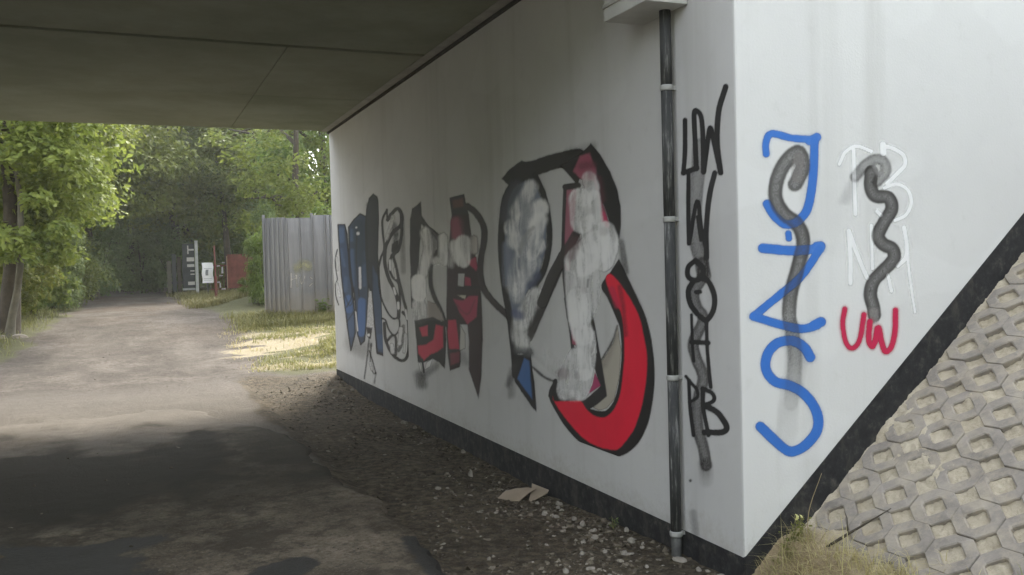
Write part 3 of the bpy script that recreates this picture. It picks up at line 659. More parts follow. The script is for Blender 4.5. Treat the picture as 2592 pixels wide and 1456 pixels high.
OUT = [(700, -320), (757, -195), (850, 0), (905, 120), (945, 240), (980, 400), (1000, 600), (996, 800), (955, 1050), (885, 1215), (815, 1300), (740, 1350), (660, 1368), (560, 1350), (450, 1308), (350, 1230), (250, 1120), (160, 980), (112, 890), (106, 845), (118, 800), (168, 708)]
INN = [(180, 830), (375, 885), (440, 950), (480, 965), (540, 978), (600, 965), (660, 880), (700, 720), (722, 480), (708, 280), (682, 200), (640, 100), (600, 10), (548, -90), (632, -215)]
g.P(list(map(tuple, smooth_line(OUT))) + list(map(tuple, smooth_line(INN))), KEY_BLACK, .96, 5)
g.P([(135, 850), (160, 895), (372, 888), (402, 932), (450, 990), (520, 1028), (590, 1025), (660, 960), (710, 830), (736, 650), (746, 450), (736, 250), (712, 130), (680, 80), (640, 0), (588, -140), (622, -192), (695, -125), (748, -50), (792, 15), (862, 150), (902, 300), (937, 500), (932, 700), (902, 900), (842, 1100), (770, 1220), (690, 1302), (600, 1302), (500, 1272), (400, 1212), (300, 1110), (200, 980), (150, 900)], RED, .97, 6, True)
g.S([(708, -80), (735, 100), (756, 330)], 34, (.10, .012, .02), .55, 16).S([(640, -60), (690, 80)], 46, (.52, .02, .07), .7, 16)
g.P([(690, 262), (718, 450), (700, 700), (662, 872), (592, 957), (532, 972), (480, 950), (596, 850), (552, 560), (650, 400)], (.52, .475, .39), .75, 7).S([(686, 252), (640, 390), (548, 545)], 12, (.12, .11, .10), .8, 8).S([(680, 330), (572, 585)], 46, SOOT, .30, 26)
g.P([(466, 120), (490, 220), (520, 400), (552, 560), (590, 790), (597, 850), (540, 900), (478, 945), (440, 965), (372, 890), (425, 870), (540, 770), (500, 640), (482, 540), (512, 480), (496, 330), (432, 258)], (.034, .031, .031), .95, 5).P([(495, 650), (543, 762), (438, 832), (470, 760)], (.42, .06, .15), .93, 6)
for v_, a, wd, al in (('D', [(360, 330), (385, 420), (310, 500)], 110, .72), ('D', [(290, 500), (305, 680)], 176, .93), ('D', [(400, 470), (425, 660)], 92, .85), ('D', [(350, 690), (380, 880)], 116, .85), ('D', [(490, 760), (520, 860), (480, 1000)], 156, .93), ('D', [(430, 880), (300, 1000)], 240, .92), ('D', [(255, 1000), (262, 1250), (285, 1460)], 172, .92), ('D', [(385, 1080), (395, 1280), (340, 1440)], 112, .72),
                      ('E', [(345, 20), (362, 200), (395, 330)], 168, .92), ('E', [(405, 330), (420, 500), (400, 640)], 150, .92), ('E', [(335, 520), (275, 680), (250, 800)], 150, .80), ('E', [(405, 690), (370, 820)], 130, .72), ('E', [(230, 840), (330, 850)], 90, .6)):
    g.at(v_).S(a, wd, ROLL, al, 12, mot=.42)
g.at('D').S([(380, 590)], 56, (.46, .45, .44), .6, 14, False).S([(478, 760)], 66, (.55, .53, .52), .6, 18, False).S([(312, 1240)], 44, (.50, .47, .47), .6, 16, False).S([(352, 1150), (350, 1210)], 14, SOOT, .7, 6).S([(210, 1180)], 40, (.52, .49, .50), .5, 16, False).S([(260, 840), (210, 960)], 70, (.13, .06, .065), .55, 26).S([(440, 950), (520, 820), (560, 900)], 10, WHT, .5, 6).S([(370, 300), (340, 360)], 80, (.35, .28, .28), .35, 30)
g.at('E').S([(222, 660)], 90, (.40, .35, .36), .65, 24, False).S([(342, 660), (350, 690)], 34, (.28, .26, .27), .6, 14).S([(490, 300), (500, 420), (470, 500)], 8, WHT, .4, 6).S([(160, 715), (118, 800), (108, 850)], 22, KEY_BLACK, .9, 5)
lay(g, 'graffiti_letter', 'tall graffiti letter ending in a bright red loop with black outline', 'side', (.72, 3.0, .35, 2.75), (.010, .007), .0034, wall)

g = Paint().at('F')      # black tag between the pipe and the corner
g.S([(200, 470), (188, 650), (168, 850), (160, 1000), (172, 1140), (210, 1290), (230, 1380)], 92, SOOT, .62, 10, tube=.35, fade=(.6, 1))
g.at('G').S([(168, 60), (165, 150), (112, 245), (130, 330), (172, 400), (140, 480), (108, 560), (130, 650), (170, 760), (150, 850), (130, 950), (140, 1080), (172, 1200), (188, 1300)], 64, SOOT, .68, 8, tube=.35).S([(180, 1290), (190, 1395)], 66, SOOT, .42, 22, fade=(1, .3)).S([(92, 1392)], 16, SOOT, .7, 6, False)
MK = (.030, .029, .029)
g.at('F')
for a, wd in (([(95, 290), (95, 500), (85, 660)], 30), ([(84, 662), (178, 628)], 34), ([(176, 630), (165, 400), (160, 240), (186, 230), (211, 280), (222, 420), (226, 650)], 32), ([(226, 655), (250, 480), (272, 345), (300, 450), (346, 662)], 32), ([(346, 660), (322, 450), (332, 230), (382, 55)], 36),
             ([(120, 660), (118, 900), (122, 1160)], 26), ([(124, 1160), (180, 862), (210, 1050), (238, 1175)], 27), ([(305, 662), (266, 830), (246, 1050), (246, 1260)], 34), ([(182, 970), (206, 1135)], 20)):
    g.S(a, wd, MK, .93, 4)
g.at('G')
for a, wd in (([(122, 48), (80, 85), (76, 140), (112, 168), (160, 150), (166, 92), (122, 48)], 30), ([(150, 150), (200, 175), (237, 260), (232, 350), (190, 412), (150, 388)], 30), ([(112, 168), (80, 230), (90, 310), (132, 372)], 30), ([(125, 240), (152, 240)], 22),
             ([(98, 378), (104, 560), (112, 660)], 16), ([(190, 430), (195, 600), (216, 822)], 20), ([(100, 545), (202, 551)], 26), ([(64, 755), (100, 800), (132, 838), (134, 882), (88, 912)], 17), ([(82, 780), (90, 950), (110, 1115)], 19), ([(165, 838), (172, 960), (202, 1115)], 22), ([(165, 828), (226, 860), (234, 902), (180, 932)], 23), ([(180, 932), (260, 980), (312, 1060), (286, 1096), (180, 1096)], 33)):
    g.S(a, wd, MK, .93, 4)
g.S([(110, 1590), (125, 1720)], 36, SOOT, .22, 18)
lay(g, 'graffiti_tag', 'black vertical marker tag with a grey smear between drainpipe and corner', 'side', (.02, .52, .05, 2.80), (.006, .006), .0010, wall)

g = Paint().at('J')      # blue tag on the wing wall
for a, wd in (([(95, 145), (94, 100), (118, 62), (200, 80), (292, 86)], 26), ([(272, 92), (302, 76)], 32), ([(292, 88), (288, 200), (280, 290), (262, 370), (220, 420), (170, 430), (125, 392), (98, 348)], 32), ([(185, 468), (187, 488)], 24),
             ([(82, 528), (200, 538), (312, 530)], 36), ([(300, 522), (318, 520)], 34), ([(312, 532), (240, 640), (150, 718), (44, 805)], 30), ([(44, 806), (150, 838), (240, 856), (300, 842)], 32), ([(290, 842), (318, 828)], 36),
             ([(275, 972), (250, 932), (200, 905), (140, 915), (100, 960), (94, 1020), (130, 1070), (200, 1090), (260, 1132), (302, 1200), (302, 1270), (252, 1332), (190, 1355), (130, 1310), (72, 1254)], 37)):
    g.S(a, wd, BLUE, .96, 4); g.S(a, wd + 16, (.25, .42, .68), .10, 10)
g.S([(212, 268), (244, 200), (232, 142), (200, 150), (150, 220), (132, 310), (160, 380), (220, 430), (246, 500), (226, 600), (198, 700), (188, 800), (202, 880), (212, 980), (206, 1070), (194, 1160)], 54, SOOT, .80, 6, tube=.30, fade=(.85, .9, .95, .9, .9, .95, 1, 1, 1, 1, 1, .95, .75, .58, .42, .25, .12)).S([(222, 240), (230, 160)], 44, (.30, .28, .27), .45, 10)
g.S([(200, 860), (214, 980), (204, 1080), (182, 1200), (180, 1290)], 78, SOOT, .20, 14, fade=(.9, .3))
lay(g, 'graffiti_tag', 'large blue vertical tag crossed by a long grey smear', 'front', (.04, .62, .28, 2.32), (.005, .005), .0010, wing)

g = Paint().at('H')      # white tag
WT = (.88, .88, .88)
for a, wd in (([(60, 190), (100, 112), (170, 76), (262, 108)], 22), ([(150, 100), (155, 300), (162, 505)], 24), ([(335, 65), (338, 120)], 36), ([(338, 75), (400, 90), (462, 130), (476, 190), (430, 245), (362, 312)], 25), ([(345, 340), (420, 316), (490, 350), (515, 430), (480, 510), (412, 545)], 21), ([(300, 488), (322, 512)], 24),
             ([(120, 610), (130, 780), (130, 942)], 26), ([(120, 612), (190, 800), (236, 908)], 26), ([(262, 575), (270, 850)], 20), ([(368, 890), (390, 992)], 22), ([(470, 590), (486, 700), (480, 780), (430, 832)], 25), ([(486, 700), (505, 900), (538, 1125)], 17)):
    g.S(a, wd, WT, .97, 3); g.S(a, wd + 30, WT, .12, 16)
g.S([(90, 420), (150, 300), (180, 250)], 60, SOOT, .12, 24).S([(160, 270), (230, 190), (292, 158), (342, 175), (352, 240), (300, 300)], 62, SOOT, .52, 9, tube=.4)
g.S([(262, 240), (258, 330), (290, 390), (368, 400), (392, 470), (342, 560), (306, 640), (338, 695), (395, 725), (402, 790), (332, 868), (276, 930), (256, 1010), (276, 1090), (282, 1140)], 78, SOOT, .80, 6, tube=.28).S([(278, 1120), (280, 1165)], 52, (.34, .32, .31), .55, 12).S([(300, 210), (330, 250)], 50, (.42, .41, .40), .35, 14)
lay(g, 'graffiti_tag', 'white painted letters crossed out by a thick grey squiggle', 'front', (.60, 1.36, .90, 2.30), (.005, .005), .0010, wing)
g = Paint().at('H')
RD = (.60, .022, .085)
for a, wd in (([(95, 1105), (82, 1200), (100, 1310), (140, 1352), (188, 1300), (216, 1140)], 27), ([(252, 1185), (246, 1300), (270, 1340), (292, 1290), (308, 1225), (326, 1310), (352, 1372), (390, 1340), (412, 1240), (415, 1112)], 30), ([(300, 1230), (290, 1310)], 26)):
    g.S(a, wd + 14, RD, .35, 12); g.S(a, wd, RD, .95, 6)
lay(g, 'graffiti_tag', 'small red letters UW sprayed below the grey squiggle', 'front', (.62, 1.10, 1.02, 1.46), (.004, .004), .0016, wing)
# ------------------------------------------------------------------ corrugated fence beyond the underpass
def mat_metal():
    m = M('galvanised_sheet'); p = m.obj(); n1 = m.noise(p, 1.6, 5, .7, (2.5, 2.5, .22)); n2 = m.noise(p, 25, 6)
    c = m.ramp(n1, [(.38, (.165, .170, .182)), (.5, (.200, .205, .218)), (.64, (.25, .255, .265))])
    c = m.mix(m.ramp(n2, [(.58, (0, 0, 0)), (.8, (.35, .35, .35))]), c, (.22, .19, .16))
    sx = m.n('ShaderNodeSeparateXYZ'); m.l(p, sx.inputs[0])
    low = m.math('ADD', sx.outputs[2], m.math('MULTIPLY', m.noise(p, 4, 5), .5))
    c = m.mix(m.ramp(low, [(.30, (.75, .75, .75)), (.95, (0, 0, 0))]), c, (.34, .305, .25))
    m.color(c).rough(.42); m.b.inputs['Metallic'].default_value = .45; return m.m
M_METAL = mat_metal()
F0 = np.array([-.03, 17.10]); FZ = float(ground_h(.6, 16.7)) - .08
fence = empty('metal_fence', (F0[0], F0[1], FZ)); tag(fence, 'tall grey corrugated sheet metal fence past the end of the wall', 'fence')
def prof(u, kind):
    per, dep = (.120, .050) if kind == 0 else (.29, .042)
    t = (u / per) % 1.0
    if kind == 0: return dep * (sst(.0, .2, t) - sst(.45, .65, t))
    return dep * (sst(.0, .05, t) - sst(.13, .18, t)) * 1.1
cur = F0.copy(); sheets = []
for si, (wd, yaw, kind, dz) in enumerate(((.60, -40, 0, .0), (.58, -27, 1, -.02), (.42, -27, 1, .03), (.60, -20, 0, .02), (.7, -24, 0, -.01), (.7, -24, 0, .02))):
    d = np.array([math.cos(R(yaw)), math.sin(R(yaw))]); nn = np.array([d[1], -d[0]])      # nn faces the viewer
    us = np.arange(0, wd + .004, .012); pr = prof(us, kind); zz = np.array([0, .5, 1.0, 1.5, 2.0, 2.32 + dz])
    U, Zz = np.meshgrid(us, zz); PR = np.broadcast_to(pr, U.shape) + .004 * np.sin(Zz * 3 + si)
    V = np.stack([cur[0] - F0[0] + d[0] * U + nn[0] * PR, cur[1] - F0[1] + d[1] * U + nn[1] * PR, Zz], -1).reshape(-1, 3)
    me = npmesh('fence_sheet', V, grid_faces(len(us), len(zz)), False); o = link('fence_sheet', me, M_METAL, fence)
    so_ = o.modifiers.new('thickness', 'SOLIDIFY'); so_.thickness = .002
    sheets.append((cur.copy(), d, nn, wd, kind)); cur = cur + d * wd - nn * .006
for si in (0, 2, 4):
    c0 = sheets[si][0] - F0; nn = sheets[si][2]
    MB().box((c0[0] - .03 - nn[0] * .05, c0[1] - .03 - nn[1] * .05, 0), (c0[0] + .03 - nn[0] * .05, c0[1] + .03 - nn[1] * .05, 2.40)).build('fence_post', M_METAL, fence)
# pale scribble on the second and third sheet
VIEWS['K'] = (600, 500, 300 / 965)
g = Paint().at('K'); SCR = (.46, .45, .42)
g.S([(490, 575), (540, 545), (575, 560)], 64, (.36, .35, .20), .5, 26)
for a, wd in (([(442, 615), (440, 735)], 11), ([(440, 672), (484, 655)], 9), ([(482, 640), (490, 725)], 10), ([(508, 650), (528, 705), (552, 640)], 8), ([(596, 650), (628, 680), (590, 722)], 9), ([(475, 632), (485, 636)], 14)): g.S(a, wd, SCR, .75, 6)
for si in (1,):
    c0, d, nn, wd, kind = sheets[si]
    us = np.arange(.01, wd - .005, .01); zz = np.arange(.6, 1.55, .012); A, B = np.meshgrid(us, zz)
    pr = prof(A, kind) + .004 * np.sin(B * 3 + si) + .0035
    P = np.stack([c0[0] + d[0] * A + nn[0] * pr, c0[1] + d[1] * A + nn[1] * pr, FZ + B], -1)
    u_, v_ = sheet(P); col, al = g.render(u_, v_, A, B)
    Fq = grid_faces(len(us), len(zz)); Fq = Fq[al.ravel()[Fq].max(1) > .05]
    if len(Fq) == 0: continue
    used = np.unique(Fq); re = -np.ones(al.size, int); re[used] = np.arange(len(used))
    me = npmesh('painted_scribble', P.reshape(-1, 3)[used] - np.array([F0[0], F0[1], FZ]), re[Fq])
    ca = me.color_attributes.new('paint', 'FLOAT_COLOR', 'POINT'); ca.data.foreach_set('color', np.concatenate([col, al[..., None]], -1).reshape(-1, 4)[used].astype(np.float32).ravel())
    tag(link('painted_scribble', me, M_SPRAY, fence), label='faint pale scribble sprayed on the fence')

# ------------------------------------------------------------------ gate, sign and boards at the end of the road
def gz(x, y): return float(ground_h(x, y))
M_REDM = mat_simple('red_rust_paint', (.175, .055, .040), .8, .45, 5, .2)
M_GREYP = mat_simple('pale_grey_post', (.40, .41, .39), .7, .2, 9)
M_DKBOARD = mat_simple('dark_board', (.050, .055, .055), .8, .5, 3)
M_PLATE = mat_simple('white_plate', (.80, .80, .79), .6, .06, 5); M_INK = mat_simple('grey_print', (.22, .23, .24), .7, .2, 20)
M_OLDWHITE = mat_simple('flaking_white', (.55, .53, .49), .85, .2, 20)
rp = empty('red_post', (-.44, 24.67, gz(-.44, 24.67))); tag(rp, 'thin red metal post beside the white notice', 'post')
MB().tube([(0, 0, -.1), (0, 0, .75)], .045, 10).build('post_base', M_REDM, rp); MB().tube([(0, 0, .75), (-.01, 0, 1.68)], .024, 8).build('post_shaft', M_REDM, rp)
gp = empty('grey_post', (-.64, 29.6, gz(-.64, 29.6))); tag(gp, 'tall pale grey post at the edge of the dark board', 'post')
MB().box((-.05, -.05, -.1), (.05, .05, 1.92)).build('post_shaft', M_GREYP, gp); MB().box((-.056, -.056, 1.92), (.056, .056, 1.95)).build('post_cap', M_GREYP, gp)
db = empty('dark_board', (-.80, 29.75, gz(-.8, 29.75))); tag(db, 'dark painted board with pale bars beside the grey post', 'board')
MB().box((-.30, -.01, .28), (.10, .02, 1.85)).build('board_panel', M_DKBOARD, db)
for (x0, z0, x1, z1) in ((-.12, 1.60, .09, 1.66), (-.13, 1.48, -.09, 1.78), (-.16, 1.22, .09, 1.36), (-.15, 1.02, .09, 1.12), (-.05, .86, .09, .90), (-.05, .74, .09, .78), (-.14, .38, .09, .50)):
    MB().box((x0, -.022, z0), (x1, -.012, z1)).build('pale_bar', M_OLDWHITE, db)
MB().box((-.32, -.03, .20), (.10, .03, .27)).build('bottom_rail', M_GREYP, db)
pf = empty('plank_fence', (-1.5, 30.4, gz(-1.5, 30.4))); tag(pf, 'weathered plank fence left of the dark board', 'fence')
for k_ in range(4):
    x = -.10 + k_ * .17; mt = [M_DKBOARD, M_BARKP, M_DKBOARD, M_BARK][(k_ * 5 + 1) % 4]
    MB().box((x, -.012 + .006 * (k_ % 2), .1), (x + .145, .012 + .006 * (k_ % 2), 1.25 + .35 * ((k_ * 37 % 10) / 10))).build('plank', mt, pf)
MB().box((-.12, .022, .4), (.58, .06, .5)).build('rail', M_DKBOARD, pf)
sg = empty('notice_sign', (-.38, 28.5, gz(-.38, 28.5))); tag(sg, 'white notice sheet with a grey printed rectangle at the road end', 'sign')
# a slightly curled sheet
us = np.linspace(-.17, .19, 9); zz = np.linspace(.46, 1.16, 15); U, Zz = np.meshgrid(us, zz)
bend = .02 * np.sin(Zz * 9) + .03 * (U / .18) ** 2
me = npmesh('sign_sheet', np.stack([U + .012 * np.sin(Zz * 14), -bend, Zz], -1).reshape(-1, 3), grid_faces(9, 15), True); link('sign_sheet', me, M_PLATE, sg)
def stripe(x0, x1, z0, z1, name):
    u2 = np.linspace(x0, x1, 5); z2 = np.linspace(z0, z1, 5); U, Zz = np.meshgrid(u2, z2); bend = .02 * np.sin(Zz * 9) + .03 * (U / .18) ** 2
    me = npmesh(name, np.stack([U + .012 * np.sin(Zz * 14), -bend - .004, Zz], -1).reshape(-1, 3), grid_faces(5, 5), True); link(name, me, M_INK, sg)
stripe(-.05, .04, .72, .92, 'printed_rectangle'); stripe(-.12, .14, .955, .967, 'printed_line'); stripe(-.13, .14, .60, .612, 'printed_line'); stripe(-.12, .13, .545, .553, 'printed_line')
MB().box((-.01, .035, -.1), (.03, .07, 1.1)).build('sign_stake', M_DKBOARD, sg)
rg_ = empty('red_gate', (.5, 30.6, gz(.5, 30.6)), R(-12)); tag(rg_, 'rusty red sheet metal gate partly hidden by the bush', 'gate')
MB().box((.0, -.01, .17), (1.05, .02, 1.42)).build('gate_panel', M_REDM, rg_)
for a, b_ in (((-.03, -.02, .1), (.0, .03, 1.36)), ((1.05, -.02, .1), (1.09, .03, 1.45))): MB().box(a, b_).build('gate_stile', mat_simple('rusty_edge', (.32, .24, .16), .8, .3, 9), rg_)
MB().box((-.62, -.01, .12), (-.03, .0, .16)).build('gate_rail', M_REDM, rg_); MB().box((-.62, -.01, 1.0), (-.03, .0, 1.04)).build('gate_rail', M_REDM, rg_)
for k_ in range(5): MB().box((-.58 + k_ * .12, -.008, .16), (-.565 + k_ * .12, .006, 1.0)).build('gate_bar', M_REDM, rg_)
for (x, z, a, b_) in ((-.22, .72, .07, .26), (-.30, .62, .14, .04), (-.38, .98, .12, .05), (-.2, 1.1, .12, .04), (-.40, .38, .12, .05), (-.30, .20, .05, .18), (-.24, .12, .16, .06)):
    MB().prism([(x, z), (x + a, z + .01), (x + a * .9, z + b_), (x + a * .1, z + b_ * .9)], 'y', -.026, -.014).build('paper_scrap', M_OLDWHITE, rg_)

# ------------------------------------------------------------------ vegetation
def leaf_cloud(P, N, size, seed, asp=.5, fold=.25):
    """one folded diamond leaf (two triangles) at each point P with axis N"""
    r = np.random.default_rng(seed); n = len(P)
    L = size * (.65 + .7 * r.random(n))[:, None]
    t = np.cross(N, r.normal(size=(n, 3))); t /= np.linalg.norm(t, axis=1, keepdims=True) + 1e-9
    w_ = np.cross(t, N); w_ /= np.linalg.norm(w_, axis=1, keepdims=True) + 1e-9
    V = np.stack([P - t * L * .5, P + w_ * L * asp * .5 + N * L * fold * .3, P + t * L * .5, P - w_ * L * asp * .5 + N * L * fold * .3], 1).reshape(-1, 3)
    i = np.arange(n)[:, None] * 4
    return V, np.concatenate([i + [0, 1, 2], i + [0, 2, 3]], 0)
def crown_mesh(name, rx, rz, nclump, per, size, seed, cz=0.0, droop=.35, clump=.26, hollow=.55):
    r = np.random.default_rng(seed); Ps = []; Ns = []
    lob = r.normal(size=(9, 3)); lob /= np.linalg.norm(lob, axis=1, keepdims=True); amp = r.uniform(-.28, .30, 9)
    for c in range(nclump):
        d = r.normal(size=3); d /= np.linalg.norm(d); k_ = (hollow + (1 - hollow) * r.random()) * (1 + (amp * np.clip(lob @ d, 0, 1) ** 3).sum())
        C0 = d * np.array([rx, rx, rz]) * k_; cr = rx * clump * r.uniform(.6, 1.25); n = int(per * r.uniform(.6, 1.4))
        q = r.normal(size=(n, 3)); q /= np.linalg.norm(q, axis=1, keepdims=True); q *= (r.random(n) ** .45)[:, None]
        q[:, 2] *= .62; pp = C0 + q * cr
        pp[:, 2] -= droop * (np.hypot(q[:, 0], q[:, 1]) ** 2) * cr
        nn = q * .8 + d * .25 + np.array([0, 0, .75]) + r.normal(size=(n, 3)) * .45
        Ps.append(pp); Ns.append(nn / np.linalg.norm(nn, axis=1, keepdims=True))
    P = np.vstack(Ps); P[:, 2] += cz; N = np.vstack(Ns)
    V, F = leaf_cloud(P, N, size, seed + 1); return npmesh(name, V, F, False)
def trunk_mesh(name, h, r0, lean, seed, limbs=6, cz=5, rx=3):
    rg = random.Random(seed); mb = MB(); pts = []; n = 7
    for i in range(n):
        t = i / (n - 1); pts.append((lean[0] * t + rg.uniform(-.07, .07) * (i > 0), lean[1] * t + rg.uniform(-.07, .07) * (i > 0), h * t - .15 * (i == 0)))
    mb.tube(pts, [r0 * (1.35 if i == 0 else 1) * (1 - .75 * i / (n - 1)) for i in range(n)], 9)
    for l in range(limbs):
        k_ = rg.randint(2, n - 2); a = rg.uniform(0, 6.28); p = Vector(pts[k_]); Lh = rx * rg.uniform(.55, .9)
        e = p + Vector((math.cos(a) * Lh, math.sin(a) * Lh, rg.uniform(.3, 1.3))); mid = p.lerp(e, .5) + Vector((rg.uniform(-.2, .2), rg.uniform(-.2, .2), .25)); rr = r0 * .42
        mb.tube([p, mid, e], [rr, rr * .7, rr * .25], 6)
    me = bpy.data.meshes.new(name); me.from_pydata(mb.v, [], mb.f)
    for f in me.polygons: f.use_smooth = True
    return me
crowns = [crown_mesh('crown', 2.6, 3.4, 90, 170, .17, 100, 0), crown_mesh('crown', 2.9, 3.0, 95, 170, .18, 110, 0), crown_mesh('crown', 2.3, 3.2, 70, 150, .16, 120, 0, hollow=.45, clump=.30), crown_mesh('crown', 2.7, 3.3, 48, 120, .16, 130, 0, clump=.24)]
trunks = [trunk_mesh('trunk', 7.0, .17, (.4, .1), 1), trunk_mesh('trunk', 6.5, .15, (-.5, .3), 2), trunk_mesh('trunk', 7.5, .20, (.2, -.3), 3), trunk_mesh('trunk', 7.5, .19, (.15, .5), 9, 0)]
leafm = [LEAF_A, LEAF_B, LEAF_C]
crown_cache = {}
def tree(x, y, ci, ti, mi, sc, cz, label, bark=None, rz=None, low=1.0, group=None):
    t = empty('tree', (x, y, gz(x, y)), random.uniform(0, 6.28) if rz is None else rz)
    tag(t, label, 'tree', group)
    def get(me, mat):
        k_ = (me.name, mat.name)
        if k_ not in crown_cache:
            c = me if not len(me.materials) else me.copy()
            c.materials.clear(); c.materials.append(mat); crown_cache[k_] = c
        return crown_cache[k_]
    o = bpy.data.objects.new('trunk', get(trunks[ti], bark or M_BARK)); COL.objects.link(o); o.parent = t; o.scale = (sc, sc, sc * 1.05)
    c = bpy.data.objects.new('crown', get(crowns[ci], leafm[mi])); COL.objects.link(c); c.parent = t; c.location = (0, 0, cz); c.scale = (sc, sc, sc * low); c.rotation_euler[2] = random.uniform(0, 6)
    return t
T = [(-5.06, 16.0, 1, 3, 1, .92, 4.5, 'leafy tree with a thick dark trunk at the left edge'),
     (-6.6, 19.3, 0, 0, 0, 1.0, 4.9, 'second tree in the left row, just behind the thick dark trunk'),
     (-5.4, 22.6, 1, 1, 1, 1.0, 5.2, 'third tree in the left row with yellowish green leaves'),
     (-5.6, 27.0, 0, 2, 0, 1.05, 5.3, 'fourth tree in the left row overhanging the road'),
     (-4.9, 31.6, 2, 0, 2, 1.1, 5.2, 'dark tree where the road bends away, end of the left row'),
     (-2.9, 36.5, 1, 1, 2, 1.25, 5.4, 'dark broad tree closing the view over the road'),
     (-.4, 37.5, 0, 2, 0, 1.15, 5.6, 'green tree behind the dark board and grey post'),
     (-6.8, 40.5, 1, 2, 2, 1.5, 6.5, 'big dark tree far behind the left row'),
     (1.9, 41.5, 1, 0, 0, 1.4, 6.6, 'large green tree far behind the red gate'),
     (-1.8, 47.0, 0, 2, 2, 1.7, 7.5, 'farthest tall dark tree at the end of the road'),
     (.75, 31.6, 2, 1, 0, 1.0, 5.2, 'slender tree rising above the red gate'),
     (1.75, 23.2, 3, 0, 1, .95, 4.6, 'thin tree with sky gaps behind the left end of the fence'),
     (3.1, 25.6, 2, 2, 0, 1.05, 4.8, 'green tree above the middle of the metal fence'),
     (2.8, 31.5, 3, 1, 1, 1.15, 5.2, 'light green open tree between fence and far trees'),
     (4.9, 29.2, 3, 0, 0, 1.15, 5.0, 'green tree at the right above the fence, next to the wall'),
     (5.6, 37.0, 2, 2, 2, 1.4, 5.6, 'dark tree farthest right behind the fence')]
T += [(-4.0, 29.6, 1, 1, 1, 1.15, 5.0, 'yellow green tree leaning out over the far end of the road'), (-1.0, 33.6, 0, 0, 1, 1.15, 5.3, 'yellow green tree arching over the road from the right'), (-4.4, 44.0, 1, 0, 2, 1.5, 5.0, 'dark low tree far behind the bend of the road'), (3.6, 46, 0, 1, 2, 1.7, 5.6, 'far dark tree behind the red gate and fence'), (.4, 52, 1, 0, 2, 2.0, 6.0, 'most distant tree beyond the gate')]
for a in T: tree(*a, group='trees beyond the underpass')
# pale leaning trunk at the left edge
pt = empty('tree', (-4.93, 15.5, gz(-4.93, 15.5))); tag(pt, 'pale slender leaning trunk beside the thick dark one', 'tree', 'trees beyond the underpass')
me = bpy.data.meshes.new('trunk'); mb = MB().tube([(-.06, 0, -.1), (0, 0, .35), (.12, 0, .9), (.20, 0, 1.5), (.22, .1, 2.6), (.1, .2, 4.2)], [.11, .075, .065, .06, .05, .03], 9); me.from_pydata(mb.v, [], mb.f)
for f in me.polygons: f.use_smooth = True
link('trunk', me, M_BARKP, pt)
oc = link('crown', crown_mesh('crown', 1.35, 1.6, 60, 120, .13, 160), LEAF_B, pt); oc.location = (.25, -.25, 2.75)

bushes = [crown_mesh('foliage', 1.0, 1.1, 60, 130, .10, 200, 0, .3, .34, .5), crown_mesh('foliage', 1.1, .9, 60, 120, .11, 210, 0, .4, .33, .5), crown_mesh('foliage', .9, 1.2, 50, 140, .09, 220, 0, .2, .36, .45)]
def stems_mesh(seed):
    rg = random.Random(seed); mb = MB()
    for k_ in range(6):
        a = rg.uniform(0, 6.28); L = rg.uniform(.5, .8); mb.tube([(rg.uniform(-.1, .1), rg.uniform(-.1, .1), -.1), (math.cos(a) * .25 * L, math.sin(a) * .25 * L, .6), (math.cos(a) * L, math.sin(a) * L, 1.4)], [.025, .018, .006], 5)
    me = bpy.data.meshes.new('stem'); me.from_pydata(mb.v, [], mb.f); return me
stemm = stems_mesh(4)
def bush(x, y, bi, mi, s, sz, label, cz=.9):
    t = empty('bush', (x, y, gz(x, y)), random.uniform(0, 6.28)); tag(t, label, 'bush', 'bushes along the road')
    k_ = (bushes[bi].name, leafm[mi].name)
    if k_ not in crown_cache:
        c = bushes[bi] if not len(bushes[bi].materials) else bushes[bi].copy()
        c.materials.clear(); c.materials.append(leafm[mi]); crown_cache[k_] = c
    o = bpy.data.objects.new('foliage', crown_cache[k_]); COL.objects.link(o); o.parent = t; o.location = (0, 0, cz * sz); o.scale = (s, s, sz)
    if not len(stemm.materials): stemm.materials.append(M_BARK)
    b = bpy.data.objects.new('stem', stemm); COL.objects.link(b); b.parent = t; b.scale = (s * .8, s * .8, sz)
